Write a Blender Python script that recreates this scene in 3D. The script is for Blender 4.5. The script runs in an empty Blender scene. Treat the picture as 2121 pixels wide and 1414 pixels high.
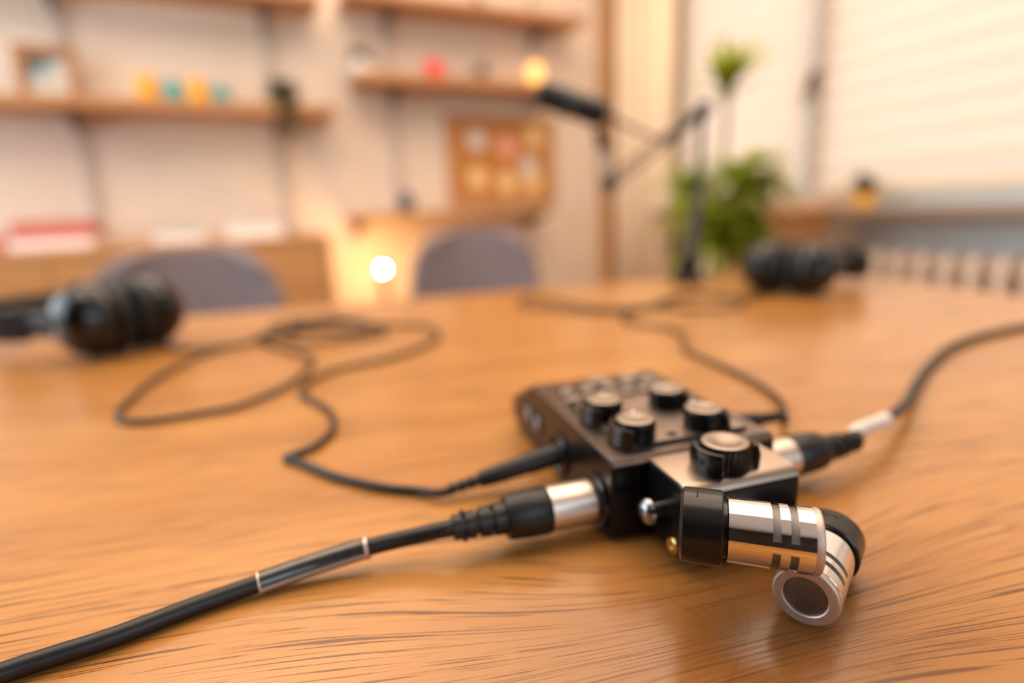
import bpy, bmesh, math, random
from mathutils import Vector, Matrix, noise
random.seed(7)
PI = math.pi
SCN = bpy.context.scene
COL = SCN.collection

# ------------------------------------------------------------------ camera model
CAMH = 0.14                       # camera height over the table top (table top is z = 0)
FPX, PITCH, ROLL, CX, CY = 1150.0, math.radians(13.63), math.radians(-2.5), 1060.5, 707.0
FLOOR = -0.75
CEIL = 1.85

def ray(x, y):
    u = (x-CX)/FPX; v = (y-CY)/FPX
    u0 = u*math.cos(ROLL)+v*math.sin(ROLL); v0 = -u*math.sin(ROLL)+v*math.cos(ROLL)
    up = -v0
    return Vector((u0, math.cos(PITCH)+up*math.sin(PITCH), -math.sin(PITCH)+up*math.cos(PITCH)))
CAMP = Vector((0, 0, CAMH))
def onz(x, y, z=0.0):
    d = ray(x, y); return CAMP+d*((z-CAMH)/d.z)
def atd(x, y, D):
    return CAMP+ray(x, y)*D

# room frame: s along the back wall, q out of it into the room
RA = math.radians(26.6)
D0 = Vector((math.cos(RA), math.sin(RA), 0)); NW = Vector((-math.sin(RA), math.cos(RA), 0)); DN = 2.7
SC = 2.12
def RP(s, q, z): return D0*s+NW*(DN-q)+Vector((0, 0, z))
def bw(x, y, q=0.0):
    d = ray(x, y); t = (DN-q-CAMP.dot(NW))/d.dot(NW); p = CAMP+d*t
    return p.dot(D0), p.z
def ww(x, y, i=0.0):
    d = ray(x, y); t = (SC-i-CAMP.dot(D0))/d.dot(D0); p = CAMP+d*t
    return DN-p.dot(NW), p.z

# ------------------------------------------------------------------ mesh helpers
def newbm(): return bmesh.new()
def box(bm, x0, x1, y0, y1, z0, z1, M=None):
    vs = [bm.verts.new((x, y, z)) for z in (z0, z1) for y in (y0, y1) for x in (x0, x1)]
    for f in ((0, 2, 3, 1), (4, 5, 7, 6), (0, 1, 5, 4), (2, 6, 7, 3), (0, 4, 6, 2), (1, 3, 7, 5)):
        bm.faces.new([vs[i] for i in f])
    if M is not None:
        for v in vs: v.co = M @ v.co
    return vs
def prism(bm, poly, a0, a1, axis='x', M=None):
    """poly of 2D points extruded along an axis"""
    def P(p, a):
        if axis == 'x': return (a, p[0], p[1])
        if axis == 'y': return (p[0], a, p[1])
        return (p[0], p[1], a)
    A = [bm.verts.new(P(p, a0)) for p in poly]; B = [bm.verts.new(P(p, a1)) for p in poly]
    n = len(poly)
    bm.faces.new(A[::-1]); bm.faces.new(B)
    for i in range(n):
        bm.faces.new((A[i], A[(i+1) % n], B[(i+1) % n], B[i]))
    if M is not None:
        for v in A+B: v.co = M @ v.co
    bmesh.ops.recalc_face_normals(bm, faces=bm.faces[:])
def frame_from(p, d, up=Vector((0, 0, 1))):
    d = Vector(d).normalized()
    x = up.cross(d)
    if x.length < 1e-4: x = Vector((1, 0, 0)).cross(d)
    x.normalize(); y = d.cross(x)
    M = Matrix((x, y, d)).transposed().to_4x4(); M.translation = Vector(p)
    return M
def lathe(bm, prof, M=None, seg=48, ribs=None):
    """prof list of (radius, height); r=0 closes with a point"""
    M = M or Matrix.Identity(4)
    rings = []
    for k, (r, z) in enumerate(prof):
        if r <= 1e-9:
            rings.append([bm.verts.new(M @ Vector((0, 0, z)))])
        else:
            R = []
            for i in range(seg):
                a = 2*PI*i/seg
                rr = r
                if ribs and k in ribs[1]: rr = r-ribs[0]*(i % 2)
                R.append(bm.verts.new(M @ Vector((rr*math.cos(a), rr*math.sin(a), z))))
            rings.append(R)
    for A, B in zip(rings[:-1], rings[1:]):
        if len(A) == 1 and len(B) == 1: continue
        for i in range(seg):
            j = (i+1) % seg
            if len(A) == 1: bm.faces.new((A[0], B[i], B[j]))
            elif len(B) == 1: bm.faces.new((A[i], A[j], B[0]))
            else: bm.faces.new((A[i], A[j], B[j], B[i]))
def cyl(bm, p0, p1, r0, r1=None, seg=24):
    r1 = r0 if r1 is None else r1
    p0 = Vector(p0); p1 = Vector(p1); L = (p1-p0).length
    lathe(bm, [(0, 0), (r0, 0), (r1, L), (0, L)], frame_from(p0, p1-p0), seg)
def smooth_path(pts, n=12):
    P = [Vector(p) for p in pts]; out = []
    for i in range(len(P)-1):
        p0 = P[i-1] if i > 0 else P[i]*2-P[i+1]
        p1, p2 = P[i], P[i+1]
        p3 = P[i+2] if i+2 < len(P) else P[i+1]*2-P[i]
        for k in range(n):
            t = k/n
            out.append(0.5*((2*p1)+(p2-p0)*t+(2*p0-5*p1+4*p2-p3)*t*t+(3*p1-p0-3*p2+p3)*t**3))
    out.append(P[-1]); return out
def sweep(bm, pts, rad, seg=14, flat=1.0, up=None, arc=None):
    """tube along pts; rad number or list; flat squashes the frame's second axis; arc = (a0,a1) open strip"""
    n = len(pts); P = [Vector(p) for p in pts]
    T = [(P[min(i+1, n-1)]-P[max(i-1, 0)]).normalized() for i in range(n)]
    x = None; rings = []
    for i in range(n):
        t = T[i]
        if up is not None:
            x = Vector(up).cross(t).normalized()
        elif x is None:
            ref = Vector((0, 0, 1)) if abs(t.z) < 0.9 else Vector((1, 0, 0))
            x = ref.cross(t).normalized()
        else:
            x = (x-t*x.dot(t)).normalized()
        y = t.cross(x)
        r = rad[i] if isinstance(rad, (list, tuple)) else rad
        R = []
        for k in range(seg if arc is None else seg+1):
            a = 2*PI*k/seg if arc is None else arc[0]+(arc[1]-arc[0])*k/seg
            R.append(bm.verts.new(P[i]+x*(r*math.cos(a))+y*(r*flat*math.sin(a))))
        rings.append(R)
    m = seg
    for A, B in zip(rings[:-1], rings[1:]):
        for k in range(m):
            j = (k+1) % seg if arc is None else k+1
            bm.faces.new((A[k], A[j], B[j], B[k]))
    if arc is None:
        bm.faces.new(rings[0][::-1]); bm.faces.new(rings[-1])
def rrect(x0, x1, y0, y1, r, n=6):
    out = []
    for cx, cy, a0 in ((x1-r, y1-r, 0), (x0+r, y1-r, 90), (x0+r, y0+r, 180), (x1-r, y0+r, 270)):
        for k in range(n+1):
            a = math.radians(a0+90*k/n); out.append((cx+r*math.cos(a), cy+r*math.sin(a)))
    return out

def obj(name, bm, m, parent=None, bevel=0.0, seg=2, sharp=35, scale=None, solid=0.0, loc=None, rotz=None, subsurf=0):
    if scale: bmesh.ops.scale(bm, vec=(scale,)*3, verts=bm.verts[:])
    me = bpy.data.meshes.new(name)
    bm.to_mesh(me); bm.free()
    me.materials.append(m)
    for p in me.polygons: p.use_smooth = True
    me.set_sharp_from_angle(angle=math.radians(sharp))
    o = bpy.data.objects.new(name, me); COL.objects.link(o)
    if parent is not None: o.parent = parent
    if loc is not None: o.location = loc
    if rotz is not None: o.rotation_euler = (0, 0, rotz)
    if solid:
        md = o.modifiers.new('solid', 'SOLIDIFY'); md.thickness = solid; md.offset = 0
    if subsurf:
        md = o.modifiers.new('sub', 'SUBSURF'); md.levels = subsurf; md.render_levels = subsurf
    if bevel:
        md = o.modifiers.new('bevel', 'BEVEL'); md.width = bevel; md.segments = seg; md.limit_method = 'ANGLE'; md.angle_limit = math.radians(40)
        md.harden_normals = False
    return o
def tag(o, label, cat, group=None):
    o['label'] = label; o['category'] = cat
    if group: o['group'] = group
    return o
def thing(name, label, cat, loc=(0, 0, 0), rotz=0.0, group=None):
    o = bpy.data.objects.new(name, None); COL.objects.link(o); o.empty_display_size = 0.02
    o.location = loc; o.rotation_euler = (0, 0, rotz)
    return tag(o, label, cat, group)
def struct(name, bm, m, **k):
    o = obj(name, bm, m, **k); o['kind'] = 'structure'; return o
def copy_tree(o, parent=None):
    c = o.copy(); COL.objects.link(c)
    if parent is not None: c.parent = parent
    for ch in list(o.children): copy_tree(ch, c)
    return c

# ------------------------------------------------------------------ materials
class NT:
    def __init__(s, name):
        s.m = bpy.data.materials.new(name); s.m.use_nodes = True
        s.t = s.m.node_tree; s.b = s.t.nodes['Principled BSDF']; s.out = s.t.nodes['Material Output']
    def n(s, typ, **k):
        x = s.t.nodes.new(typ)
        for a, v in k.items():
            if a.startswith('i_'): s.set(x, a[2:], v)
            else: setattr(x, a, v)
        return x
    def set(s, node, key, v):
        key = int(key) if str(key).isdigit() else key.replace('_', ' ')
        i = node.inputs[key]
        if hasattr(v, 'is_output') or isinstance(v, bpy.types.NodeSocket): s.t.links.new(v, i)
        else: i.default_value = v
    def math(s, op, a, b=0.0, c=None):
        x = s.n('ShaderNodeMath', operation=op)
        s.set(x, '0', a); s.set(x, '1', b)
        if c is not None: s.set(x, '2', c)
        return x.outputs[0]
    def ramp(s, f, stops):
        x = s.n('ShaderNodeValToRGB'); s.set(x, 'Fac', f)
        el = x.color_ramp.elements
        while len(el) < len(stops): el.new(0.5)
        for e, (p, c) in zip(el, stops):
            e.position = p; e.color = (*c, 1) if len(c) == 3 else c
        return x.outputs['Color']
    def mix(s, f, a, b, typ='MIX'):
        x = s.n('ShaderNodeMix', data_type='RGBA', blend_type=typ)
        s.set(x, '0', f); s.set(x, '6', a); s.set(x, '7', b)
        return x.outputs[2]
    def bump(s, h, strength=0.3, dist=0.001):
        x = s.n('ShaderNodeBump', i_Strength=strength, i_Distance=dist, i_Height=h)
        s.t.links.new(x.outputs[0], s.b.inputs['Normal'])
    def coord(s, which='Object'): return s.n('ShaderNodeTexCoord').outputs[which]
    def mapping(s, v, scale=(1, 1, 1), rot=(0, 0, 0)):
        x = s.n('ShaderNodeMapping'); s.t.links.new(v, x.inputs[0]); x.inputs['Scale'].default_value = scale; x.inputs['Rotation'].default_value = rot
        return x.outputs[0]
    def noise(s, v, scale=5, detail=3, rough=0.5, dist=0.0):
        x = s.n('ShaderNodeTexNoise', i_Scale=scale, i_Detail=detail, i_Roughness=rough, i_Distortion=dist); s.t.links.new(v, x.inputs['Vector'])
        return x.outputs['Fac']
def mat(name, c, rough=0.5, metal=0.0, spec=0.5, coat=0.0, nz=0.0, nscale=200, bump=0.0, bscale=400, bd=0.0005, sheen=0.0):
    k = NT(name); b = k.b
    b.inputs['Base Color'].default_value = (*c, 1); b.inputs['Roughness'].default_value = rough; b.inputs['Metallic'].default_value = metal
    b.inputs['Specular IOR Level'].default_value = spec; b.inputs['Coat Weight'].default_value = coat
    if sheen: b.inputs['Sheen Weight'].default_value = sheen
    v = k.coord()
    f = k.noise(v, nscale, 3)
    if nz:
        lo = tuple(x*(1-nz) for x in c); hi = tuple(min(1, x*(1+nz)) for x in c)
        k.t.links.new(k.ramp(f, [(0.3, lo), (0.7, hi)]), b.inputs['Base Color'])
    r = k.math('MULTIPLY_ADD', f, 0.12, rough-0.06)
    k.t.links.new(r, b.inputs['Roughness'])
    if bump:
        k.bump(k.noise(v, bscale, 2), bump, bd)
    return k.m
def emis(name, c, s):
    k = NT(name); k.b.inputs['Base Color'].default_value = (*c, 1); k.b.inputs['Emission Color'].default_value = (*c, 1); k.b.inputs['Emission Strength'].default_value = s
    k.b.inputs['Roughness'].default_value = 0.3
    return k.m
def wood(name, c1, c2, scale=1.0, rough=0.45, axis='x'):
    k = NT(name); v = k.coord()
    sc = {'x': (2, 30, 30), 'y': (30, 2, 30), 'z': (30, 30, 2)}[axis]
    mv = k.mapping(v, tuple(q*scale for q in sc))
    f = k.noise(mv, 1.0, 4, 0.6, 0.6)
    k.t.links.new(k.ramp(f, [(0.3, c1), (0.7, c2)]), k.b.inputs['Base Color'])
    k.b.inputs['Roughness'].default_value = rough
    k.bump(f, 0.1, 0.001)
    return k.m

M = {}
M['black'] = mat('black_plastic', (0.004, 0.004, 0.0045), 0.26, spec=0.28, bump=0.12, bscale=2500, bd=0.0001)
M['black_gloss'] = mat('black_gloss_plastic', (0.004, 0.004, 0.0045), 0.14)
M['black_metal'] = mat('black_anodised_metal', (0.005, 0.0045, 0.004), 0.24, metal=0.0, spec=0.42)
M['panel_tan'] = mat('tan_reflection_panel', (0.34, 0.27, 0.225), 0.36, metal=0.95)  # tan stands for warm light mirrored in the black knob plate
M['panel'] = mat('brown_reflection_panel', (0.20, 0.155, 0.13), 0.33, metal=0.9, nz=0.1)  # black top coloured with the brown reflection of the lit room
M['knob_top'] = mat('knob_top', (0.30, 0.245, 0.20), 0.45, metal=1.0)
M['module_sheen'] = mat('module_reflection_tan', (0.40, 0.315, 0.25), 0.36, metal=1.0)  # tan stands for the warm reflection on the module's top
M['rubber'] = mat('black_rubber', (0.0065, 0.0065, 0.007), 0.40, spec=0.42, nz=0.2, bump=0.1, bscale=1500, bd=0.0001)
M['button'] = mat('grey_button', (0.42, 0.35, 0.30), 0.38, metal=0.7)
M['switch'] = mat('light_grey_switch', (0.34, 0.35, 0.38), 0.35)
M['red_button'] = mat('red_button', (0.22, 0.07, 0.045), 0.4)
M['lcd'] = mat('dark_display_glass', (0.02, 0.022, 0.022), 0.08)
M['hole'] = mat('dark_recess', (0.002, 0.002, 0.002), 0.8)
M['chrome'] = mat('polished_silver', (0.86, 0.84, 0.82), 0.07, metal=1.0)
M['satin'] = mat('satin_aluminium', (0.60, 0.50, 0.44), 0.52, metal=1.0)
M['nickel'] = mat('brushed_nickel', (0.70, 0.60, 0.51), 0.38, metal=1.0)
M['gunmetal'] = mat('gunmetal', (0.30, 0.31, 0.34), 0.22, metal=1.0)
M['brass'] = mat('brass', (0.75, 0.50, 0.20), 0.25, metal=1.0)
M['dark_rub'] = mat('dark_leatherette', (0.007, 0.0065, 0.0065), 0.5, spec=0.35, bump=0.3, bscale=600, bd=0.0004)
M['grey_blue'] = mat('blue_grey_plastic', (0.010, 0.020, 0.026), 0.35)

# silver capsule grille mesh (uses the uv map: millimetres)
def grille_mat():
    k = NT('woven_metal_grille'); b = k.b
    uv = k.coord('UV')
    sx = k.n('ShaderNodeSeparateXYZ'); k.t.links.new(uv, sx.inputs[0])
    p = 2*PI/0.80
    a = k.math('SINE', k.math('MULTIPLY', sx.outputs[0], p)); c = k.math('SINE', k.math('MULTIPLY', sx.outputs[1], p))
    a2 = k.math('ABSOLUTE', a); c2 = k.math('ABSOLUTE', c)
    h = k.math('MAXIMUM', a2, c2)
    k.t.links.new(k.ramp(h, [(0.72, (0.004, 0.004, 0.004)), (0.95, (0.29, 0.27, 0.25))]), b.inputs['Base Color'])
    k.t.links.new(k.math('GREATER_THAN', h, 0.75), b.inputs['Metallic'])
    b.inputs['Roughness'].default_value = 0.3
    k.bump(h, 0.6, 0.0002)
    return k.m
M['grille'] = grille_mat()

# table top oak: grain along local x, one knot under the microphones
def table_mat(kx, ky):
    k = NT('oak_table_top'); b = k.b
    v = k.coord('Object')
    s = k.n('ShaderNodeSeparateXYZ'); k.t.links.new(v, s.inputs[0])
    x, y = s.outputs[0], s.outputs[1]
    dx = k.math('SUBTRACT', x, kx); dy = k.math('SUBTRACT', y, ky)
    dxs = k.math('MULTIPLY', dx, 0.55)
    r2 = k.math('ADD', k.math('ADD', k.math('MULTIPLY', dxs, dxs), k.math('MULTIPLY', dy, dy)), 0.00012)
    g = k.math('EXPONENT', k.math('MULTIPLY', r2, -1/(0.055*0.055)))
    psi = k.math('MULTIPLY', dy, k.math('MULTIPLY_ADD', g, 1.5, 1.0))
    # slow waviness of the grain
    lo = k.n('ShaderNodeCombineXYZ'); k.t.links.new(k.math('MULTIPLY', x, 1.8), lo.inputs[0]); k.t.links.new(k.math('MULTIPLY', y, 6.0), lo.inputs[1])
    w = k.noise(lo.outputs[0], 1.0, 3, 0.5)
    psi = k.math('ADD', psi, k.math('MULTIPLY', k.math('SUBTRACT', w, 0.5), 0.022))
    def vec(sx, sy, off=0.0):
        c = k.n('ShaderNodeCombineXYZ'); k.t.links.new(k.math('MULTIPLY', x, sx), c.inputs[0]); k.t.links.new(k.math('MULTIPLY', psi, sy), c.inputs[1]); c.inputs[2].default_value = off
        return c.outputs[0]
    bands = k.noise(vec(1.6, 16, 3.1), 1.0, 4, 0.55)
    fine = k.noise(vec(10, 380, 1.7), 1.0, 3, 0.6)
    pores = k.noise(vec(15, 1150, 9.2), 1.0, 2, 0.5, 0.3)
    pore2 = k.noise(vec(11, 520, 4.4), 1.0, 3, 0.55, 0.2)
    base = k.ramp(bands, [(0.25, (0.34, 0.135, 0.028)), (0.45, (0.46, 0.200, 0.047)), (0.62, (0.525, 0.242, 0.062)), (0.8, (0.58, 0.28, 0.078))])
    base = k.mix(k.math('MULTIPLY', fine, 0.45), base, (0.35, 0.145, 0.034, 1))
    # dark streak of heartwood further left
    pm = k.ramp(pores, [(0.33, (1, 1, 1)), (0.40, (0, 0, 0))])
    pm2 = k.ramp(pore2, [(0.335, (1, 1, 1)), (0.375, (0, 0, 0))])
    pall = k.math('MAXIMUM', pm, pm2)
    base = k.mix(k.math('MULTIPLY', pall, 0.9), base, (0.085, 0.026, 0.006, 1))
    r = k.math('SQRT', r2)
    kn = k.ramp(k.math('ADD', r, k.math('MULTIPLY', fine, 0.02)), [(0.014, (1, 1, 1)), (0.085, (0, 0, 0))])
    base = k.mix(k.math('MULTIPLY', kn, 0.85), base, (0.16, 0.052, 0.012, 1))
    ang = k.math('ADD', k.math('ARCTAN2', dy, dxs), k.math('MULTIPLY', k.noise(v, 24, 2), 1.2))
    cv = k.n('ShaderNodeCombineXYZ'); k.t.links.new(k.math('MULTIPLY', ang, 7.0), cv.inputs[0]); k.t.links.new(k.math('MULTIPLY', r, 28.0), cv.inputs[1])
    ck = k.ramp(k.noise(cv.outputs[0], 1.6, 3, 0.6, 0.4), [(0.36, (1, 1, 1)), (0.45, (0, 0, 0))])
    cm = k.math('MULTIPLY', ck, k.math('EXPONENT', k.math('MULTIPLY', r2, -1/(0.034*0.034))))
    base = k.mix(k.math('MULTIPLY', cm, 0.22), base, (0.07, 0.022, 0.005, 1))
    sdx = k.math('MULTIPLY', k.math('SUBTRACT', x, -0.20), 4.5); sdy = k.math('MULTIPLY', k.math('SUBTRACT', y, 0.34), 55.0)
    sr = k.math('ADD', k.math('ADD', k.math('MULTIPLY', sdx, sdx), k.math('MULTIPLY', sdy, sdy)), k.math('MULTIPLY', bands, 0.9))
    sk = k.ramp(sr, [(0.35, (1, 1, 1)), (1.0, (0, 0, 0))])
    base = k.mix(k.math('MULTIPLY', sk, 0.5), base, (0.17, 0.06, 0.016, 1))
    k.t.links.new(base, b.inputs['Base Color'])
    k.t.links.new(k.math('MULTIPLY_ADD', fine, 0.12, 0.19), b.inputs['Roughness'])
    b.inputs['Specular IOR Level'].default_value = 0.3
    b.inputs['Coat Weight'].default_value = 0.42; b.inputs['Coat Roughness'].default_value = 0.25
    hgt = k.math('SUBTRACT', k.math('MULTIPLY', fine, 0.4), pall)
    k.bump(hgt, 0.42, 0.00035)
    return k.m

M['oak'] = wood('oak_shelf', (0.36, 0.15, 0.05), (0.50, 0.24, 0.085))
M['oak_dark'] = wood('oak_post', (0.40, 0.20, 0.075), (0.55, 0.31, 0.13), axis='z')
M['oak_v'] = wood('oak_front', (0.45, 0.20, 0.065), (0.56, 0.28, 0.10))
M['frame_wood'] = wood('orange_frame_wood', (0.26, 0.10, 0.025), (0.36, 0.15, 0.04))
M['cork'] = mat('cork', (0.48, 0.19, 0.045), 0.85, nz=0.25, nscale=60)
M['wall'] = mat('cream_wall_paint', (0.74, 0.605, 0.485), 0.85, nz=0.04, nscale=6)
M['wall2'] = mat('plain_wall_paint', (0.74, 0.63, 0.53), 0.85)
M['wall_dark'] = mat('unseen_wall_darkened', (0.05, 0.038, 0.032), 0.8)  # unseen walls coloured dark so the black plastic mirrors a dark room
M['ceil'] = mat('ceiling_paint', (0.80, 0.72, 0.64), 0.9)
M['floor'] = wood('floor_boards', (0.30, 0.17, 0.09), (0.42, 0.25, 0.13))
M['rail'] = mat('grey_metal_rail', (0.50, 0.42, 0.36), 0.5, metal=0.0)
M['bracket'] = mat('dark_bracket', (0.12, 0.075, 0.05), 0.5)
M['white'] = mat('white_paint', (0.80, 0.76, 0.72), 0.4)
M['ceramic'] = mat('white_ceramic', (0.85, 0.80, 0.74), 0.2)
M['fabric'] = mat('grey_mauve_fabric', (0.185, 0.140, 0.145), 0.9, nz=0.15, nscale=300, bump=0.3, bscale=800, sheen=0.3)
M['leg_wood'] = wood('beech_leg', (0.45, 0.26, 0.12), (0.55, 0.34, 0.17), axis='z')
M['yellow'] = mat('yellow_ceramic', (0.90, 0.42, 0.03), 0.3)
M['teal'] = mat('teal_ceramic', (0.05, 0.36, 0.34), 0.3)
M['red'] = mat('red_glaze', (0.88, 0.025, 0.012), 0.3)
M['navy'] = mat('navy_glaze', (0.03, 0.055, 0.09), 0.35)
M['books_red'] = mat('red_cover', (0.48, 0.022, 0.016), 0.6)
M['books_pink'] = mat('pink_cover', (0.62, 0.17, 0.115), 0.6)
M['paper'] = mat('white_paper', (0.82, 0.78, 0.74), 0.7)
M['teal_dark'] = mat('dark_teal_card', (0.07, 0.13, 0.14), 0.6)
M['note_grey'] = mat('grey_note_paper', (0.66, 0.61, 0.55), 0.7)
M['note_pink'] = mat('pink_note_paper', (0.86, 0.40, 0.27), 0.8)
M['note_yellow'] = mat('yellow_note_paper', (0.86, 0.60, 0.27), 0.8)
M['photo'] = mat('printed_picture', (0.45, 0.48, 0.50), 0.5, nz=0.8, nscale=14)
def leaf_mat():
    k = NT('green_leaf'); b = k.b
    f = k.noise(k.coord(), 9, 3)
    c = k.ramp(f, [(0.35, (0.10, 0.15, 0.006)), (0.65, (0.36, 0.40, 0.03))])
    k.t.links.new(c, b.inputs['Base Color']); b.inputs['Roughness'].default_value = 0.35
    tr = k.n('ShaderNodeBsdfTranslucent'); k.t.links.new(k.ramp(f, [(0.35, (0.25, 0.34, 0.01)), (0.65, (0.50, 0.58, 0.03))]), tr.inputs[0])
    mx = k.n('ShaderNodeMixShader'); mx.inputs[0].default_value = 0.5
    k.t.links.new(b.outputs[0], mx.inputs[1]); k.t.links.new(tr.outputs[0], mx.inputs[2]); k.t.links.new(mx.outputs[0], k.out.inputs[0])
    return k.m
M['leaf'] = leaf_mat()
M['leaf_dark'] = mat('dark_green_leaf', (0.06, 0.055, 0.016), 0.5, nz=0.4, nscale=20)
M['stem'] = mat('brown_cane', (0.22, 0.15, 0.07), 0.8, nz=0.3, nscale=60)
M['soil'] = mat('dark_soil', (0.05, 0.03, 0.02), 0.95, nz=0.4, nscale=80)
M['pane'] = None
M['sill'] = mat('painted_sill', (0.70, 0.74, 0.75), 0.3)  # white paint with the blue of cool daylight mixed into the colour
M['sill_edge'] = mat('sill_edge_wood', (0.30, 0.20, 0.15), 0.5)
M['block'] = wood('muted_brown_wood', (0.34, 0.22, 0.14), (0.44, 0.30, 0.20))
M['apron'] = mat('white_with_cool_daylight_tint', (0.76, 0.81, 0.84), 0.5)  # white wall below the sill, cool daylight put into its colour
M['radiator'] = mat('cream_radiator_enamel', (0.86, 0.69, 0.56), 0.45)
M['frame'] = mat('window_frame_paint', (0.40, 0.33, 0.28), 0.4)
M['curtain'] = mat('cream_curtain_cloth', (0.80, 0.64, 0.46), 0.9, nz=0.06, nscale=30)

def blind_mat():
    k = NT('translucent_blind_fabric')
    tr = k.n('ShaderNodeBsdfTranslucent'); tr.inputs[0].default_value = (0.92, 0.86, 0.80, 1)
    df = k.n('ShaderNodeBsdfDiffuse'); df.inputs[0].default_value = (0.85, 0.74, 0.60, 1)
    f = k.noise(k.mapping(k.coord(), (1, 1, 30)), 3, 2)
    mx = k.n('ShaderNodeMixShader'); k.t.links.new(k.math('MULTIPLY_ADD', f, 0.1, 0.25), mx.inputs[0])
    k.t.links.new(tr.outputs[0], mx.inputs[1]); k.t.links.new(df.outputs[0], mx.inputs[2])
    k.t.links.new(mx.outputs[0], k.out.inputs[0])
    return k.m
M['blind'] = blind_mat()
def clear_mat(name, tint=(0.95, 0.94, 0.92), rough=0.08, amount=1.0, ior=1.5):
    k = NT(name)
    tr = k.n('ShaderNodeBsdfTransparent'); tr.inputs[0].default_value = (*tint, 1)
    gl = k.n('ShaderNodeBsdfGlossy'); gl.inputs['Roughness'].default_value = rough
    fr = k.n('ShaderNodeFresnel'); fr.inputs[0].default_value = ior
    bm_ = k.n('ShaderNodeBump', i_Strength=0.15, i_Distance=0.0004, i_Height=k.noise(k.coord(), 220, 2)); k.t.links.new(bm_.outputs[0], gl.inputs['Normal'])
    mx = k.n('ShaderNodeMixShader'); k.t.links.new(k.math('MULTIPLY', fr.outputs[0], amount), mx.inputs[0])
    k.t.links.new(tr.outputs[0], mx.inputs[1]); k.t.links.new(gl.outputs[0], mx.inputs[2]); k.t.links.new(mx.outputs[0], k.out.inputs[0])
    return k.m
M['clear'] = clear_mat('clear_sleeve_plastic', rough=0.14, amount=1.2, ior=1.75)
M['pane'] = clear_mat('window_glass', (0.98, 0.98, 0.98), 0.02, 0.6)
M['bulb'] = emis('lit_filament', (1.0, 0.58, 0.23), 1500.0)
M['lantern'] = emis('lit_lantern_glass', (1.0, 0.52, 0.14), 1.15)

# ------------------------------------------------------------------ camera
cam = bpy.data.cameras.new('camera'); co = bpy.data.objects.new('camera', cam); COL.objects.link(co)
cam.sensor_width = 36; cam.lens = FPX/2121*36; cam.clip_start = 0.01; cam.clip_end = 60
fw = ray(CX, CY); rt = ray(CX+FPX, CY)-fw; up = ray(CX, CY-FPX)-fw
R3 = Matrix((rt.normalized(), up.normalized(), (-fw).normalized())).transposed()
co.matrix_world = Matrix.Translation(CAMP) @ R3.to_4x4()
cam.dof.use_dof = True; cam.dof.focus_distance = 0.180; cam.dof.aperture_fstop = 2.4
SCN.camera = co

# ================================================================== THE ROOM
QF = 4.6; SL = -1.55; T = 0.12
WT0, WT1, WZ0, WZ1 = 0.50, 2.75, 0.088, 1.55          # window opening in the right wall (q range, z range)
RF = RP(0, 0, 0)
def rbox(bm, s0, s1, q0, q1, z0, z1): box(bm, s0, s1, -q1, -q0, z0, z1)
def room(name, bm, m, **k): return struct(name, bm, m, loc=RF, rotz=RA, **k)
bm = newbm(); rbox(bm, SL-T, SC+T, -T, QF+T, FLOOR-0.1, FLOOR); room('floor', bm, M['floor'])
bm = newbm(); rbox(bm, SL-T, SC+T, -T, QF+T, CEIL, CEIL+0.1); room('ceiling', bm, M['ceil'])
bm = newbm(); rbox(bm, SL-T, SC+T, -T, 0, FLOOR, CEIL); room('wall_back', bm, M['wall'])
FS0, FS1, FZ0, FZ1 = -0.7, 1.3, 0.3, 1.65
bm = newbm(); rbox(bm, SL-T, FS0, QF, QF+T, FLOOR, CEIL); rbox(bm, FS1, SC+T, QF, QF+T, FLOOR, CEIL); rbox(bm, FS0, FS1, QF, QF+T, FLOOR, FZ0); rbox(bm, FS0, FS1, QF, QF+T, FZ1, CEIL); room('wall_front', bm, M['wall_dark'])
bm = newbm()
rbox(bm, SC, SC+T, 0, WT0, FLOOR, CEIL); rbox(bm, SC, SC+T, WT1, QF, FLOOR, CEIL)
rbox(bm, SC, SC+T, WT0, WT1, FLOOR, WZ0); rbox(bm, SC, SC+T, WT0, WT1, WZ1, CEIL); room('wall_right', bm, M['wall2'])
LW0, LW1, LZ0, LZ1 = 0.25, 2.3, 0.15, 1.6              # window in the left wall, out of the frame
bm = newbm()
rbox(bm, SL-T, SL, 0, LW0, FLOOR, CEIL); rbox(bm, SL-T, SL, LW1, QF, FLOOR, CEIL)
rbox(bm, SL-T, SL, LW0, LW1, FLOOR, LZ0); rbox(bm, SL-T, SL, LW0, LW1, LZ1, CEIL); room('wall_left', bm, M['wall_dark'])
bm = newbm(); rbox(bm, SL, SC-0.02, 0, 0.015, FLOOR, FLOOR+0.08); room('baseboard_back', bm, M['white'])
# wooden corner post
bm = newbm()
rbox(bm, 1.945, 2.005, 0, 0.05, FLOOR, CEIL); rbox(bm, 2.012, SC-0.003, 0, 0.035, FLOOR, CEIL); room('trim_1', bm, M['oak_dark'], bevel=0.004)

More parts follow.
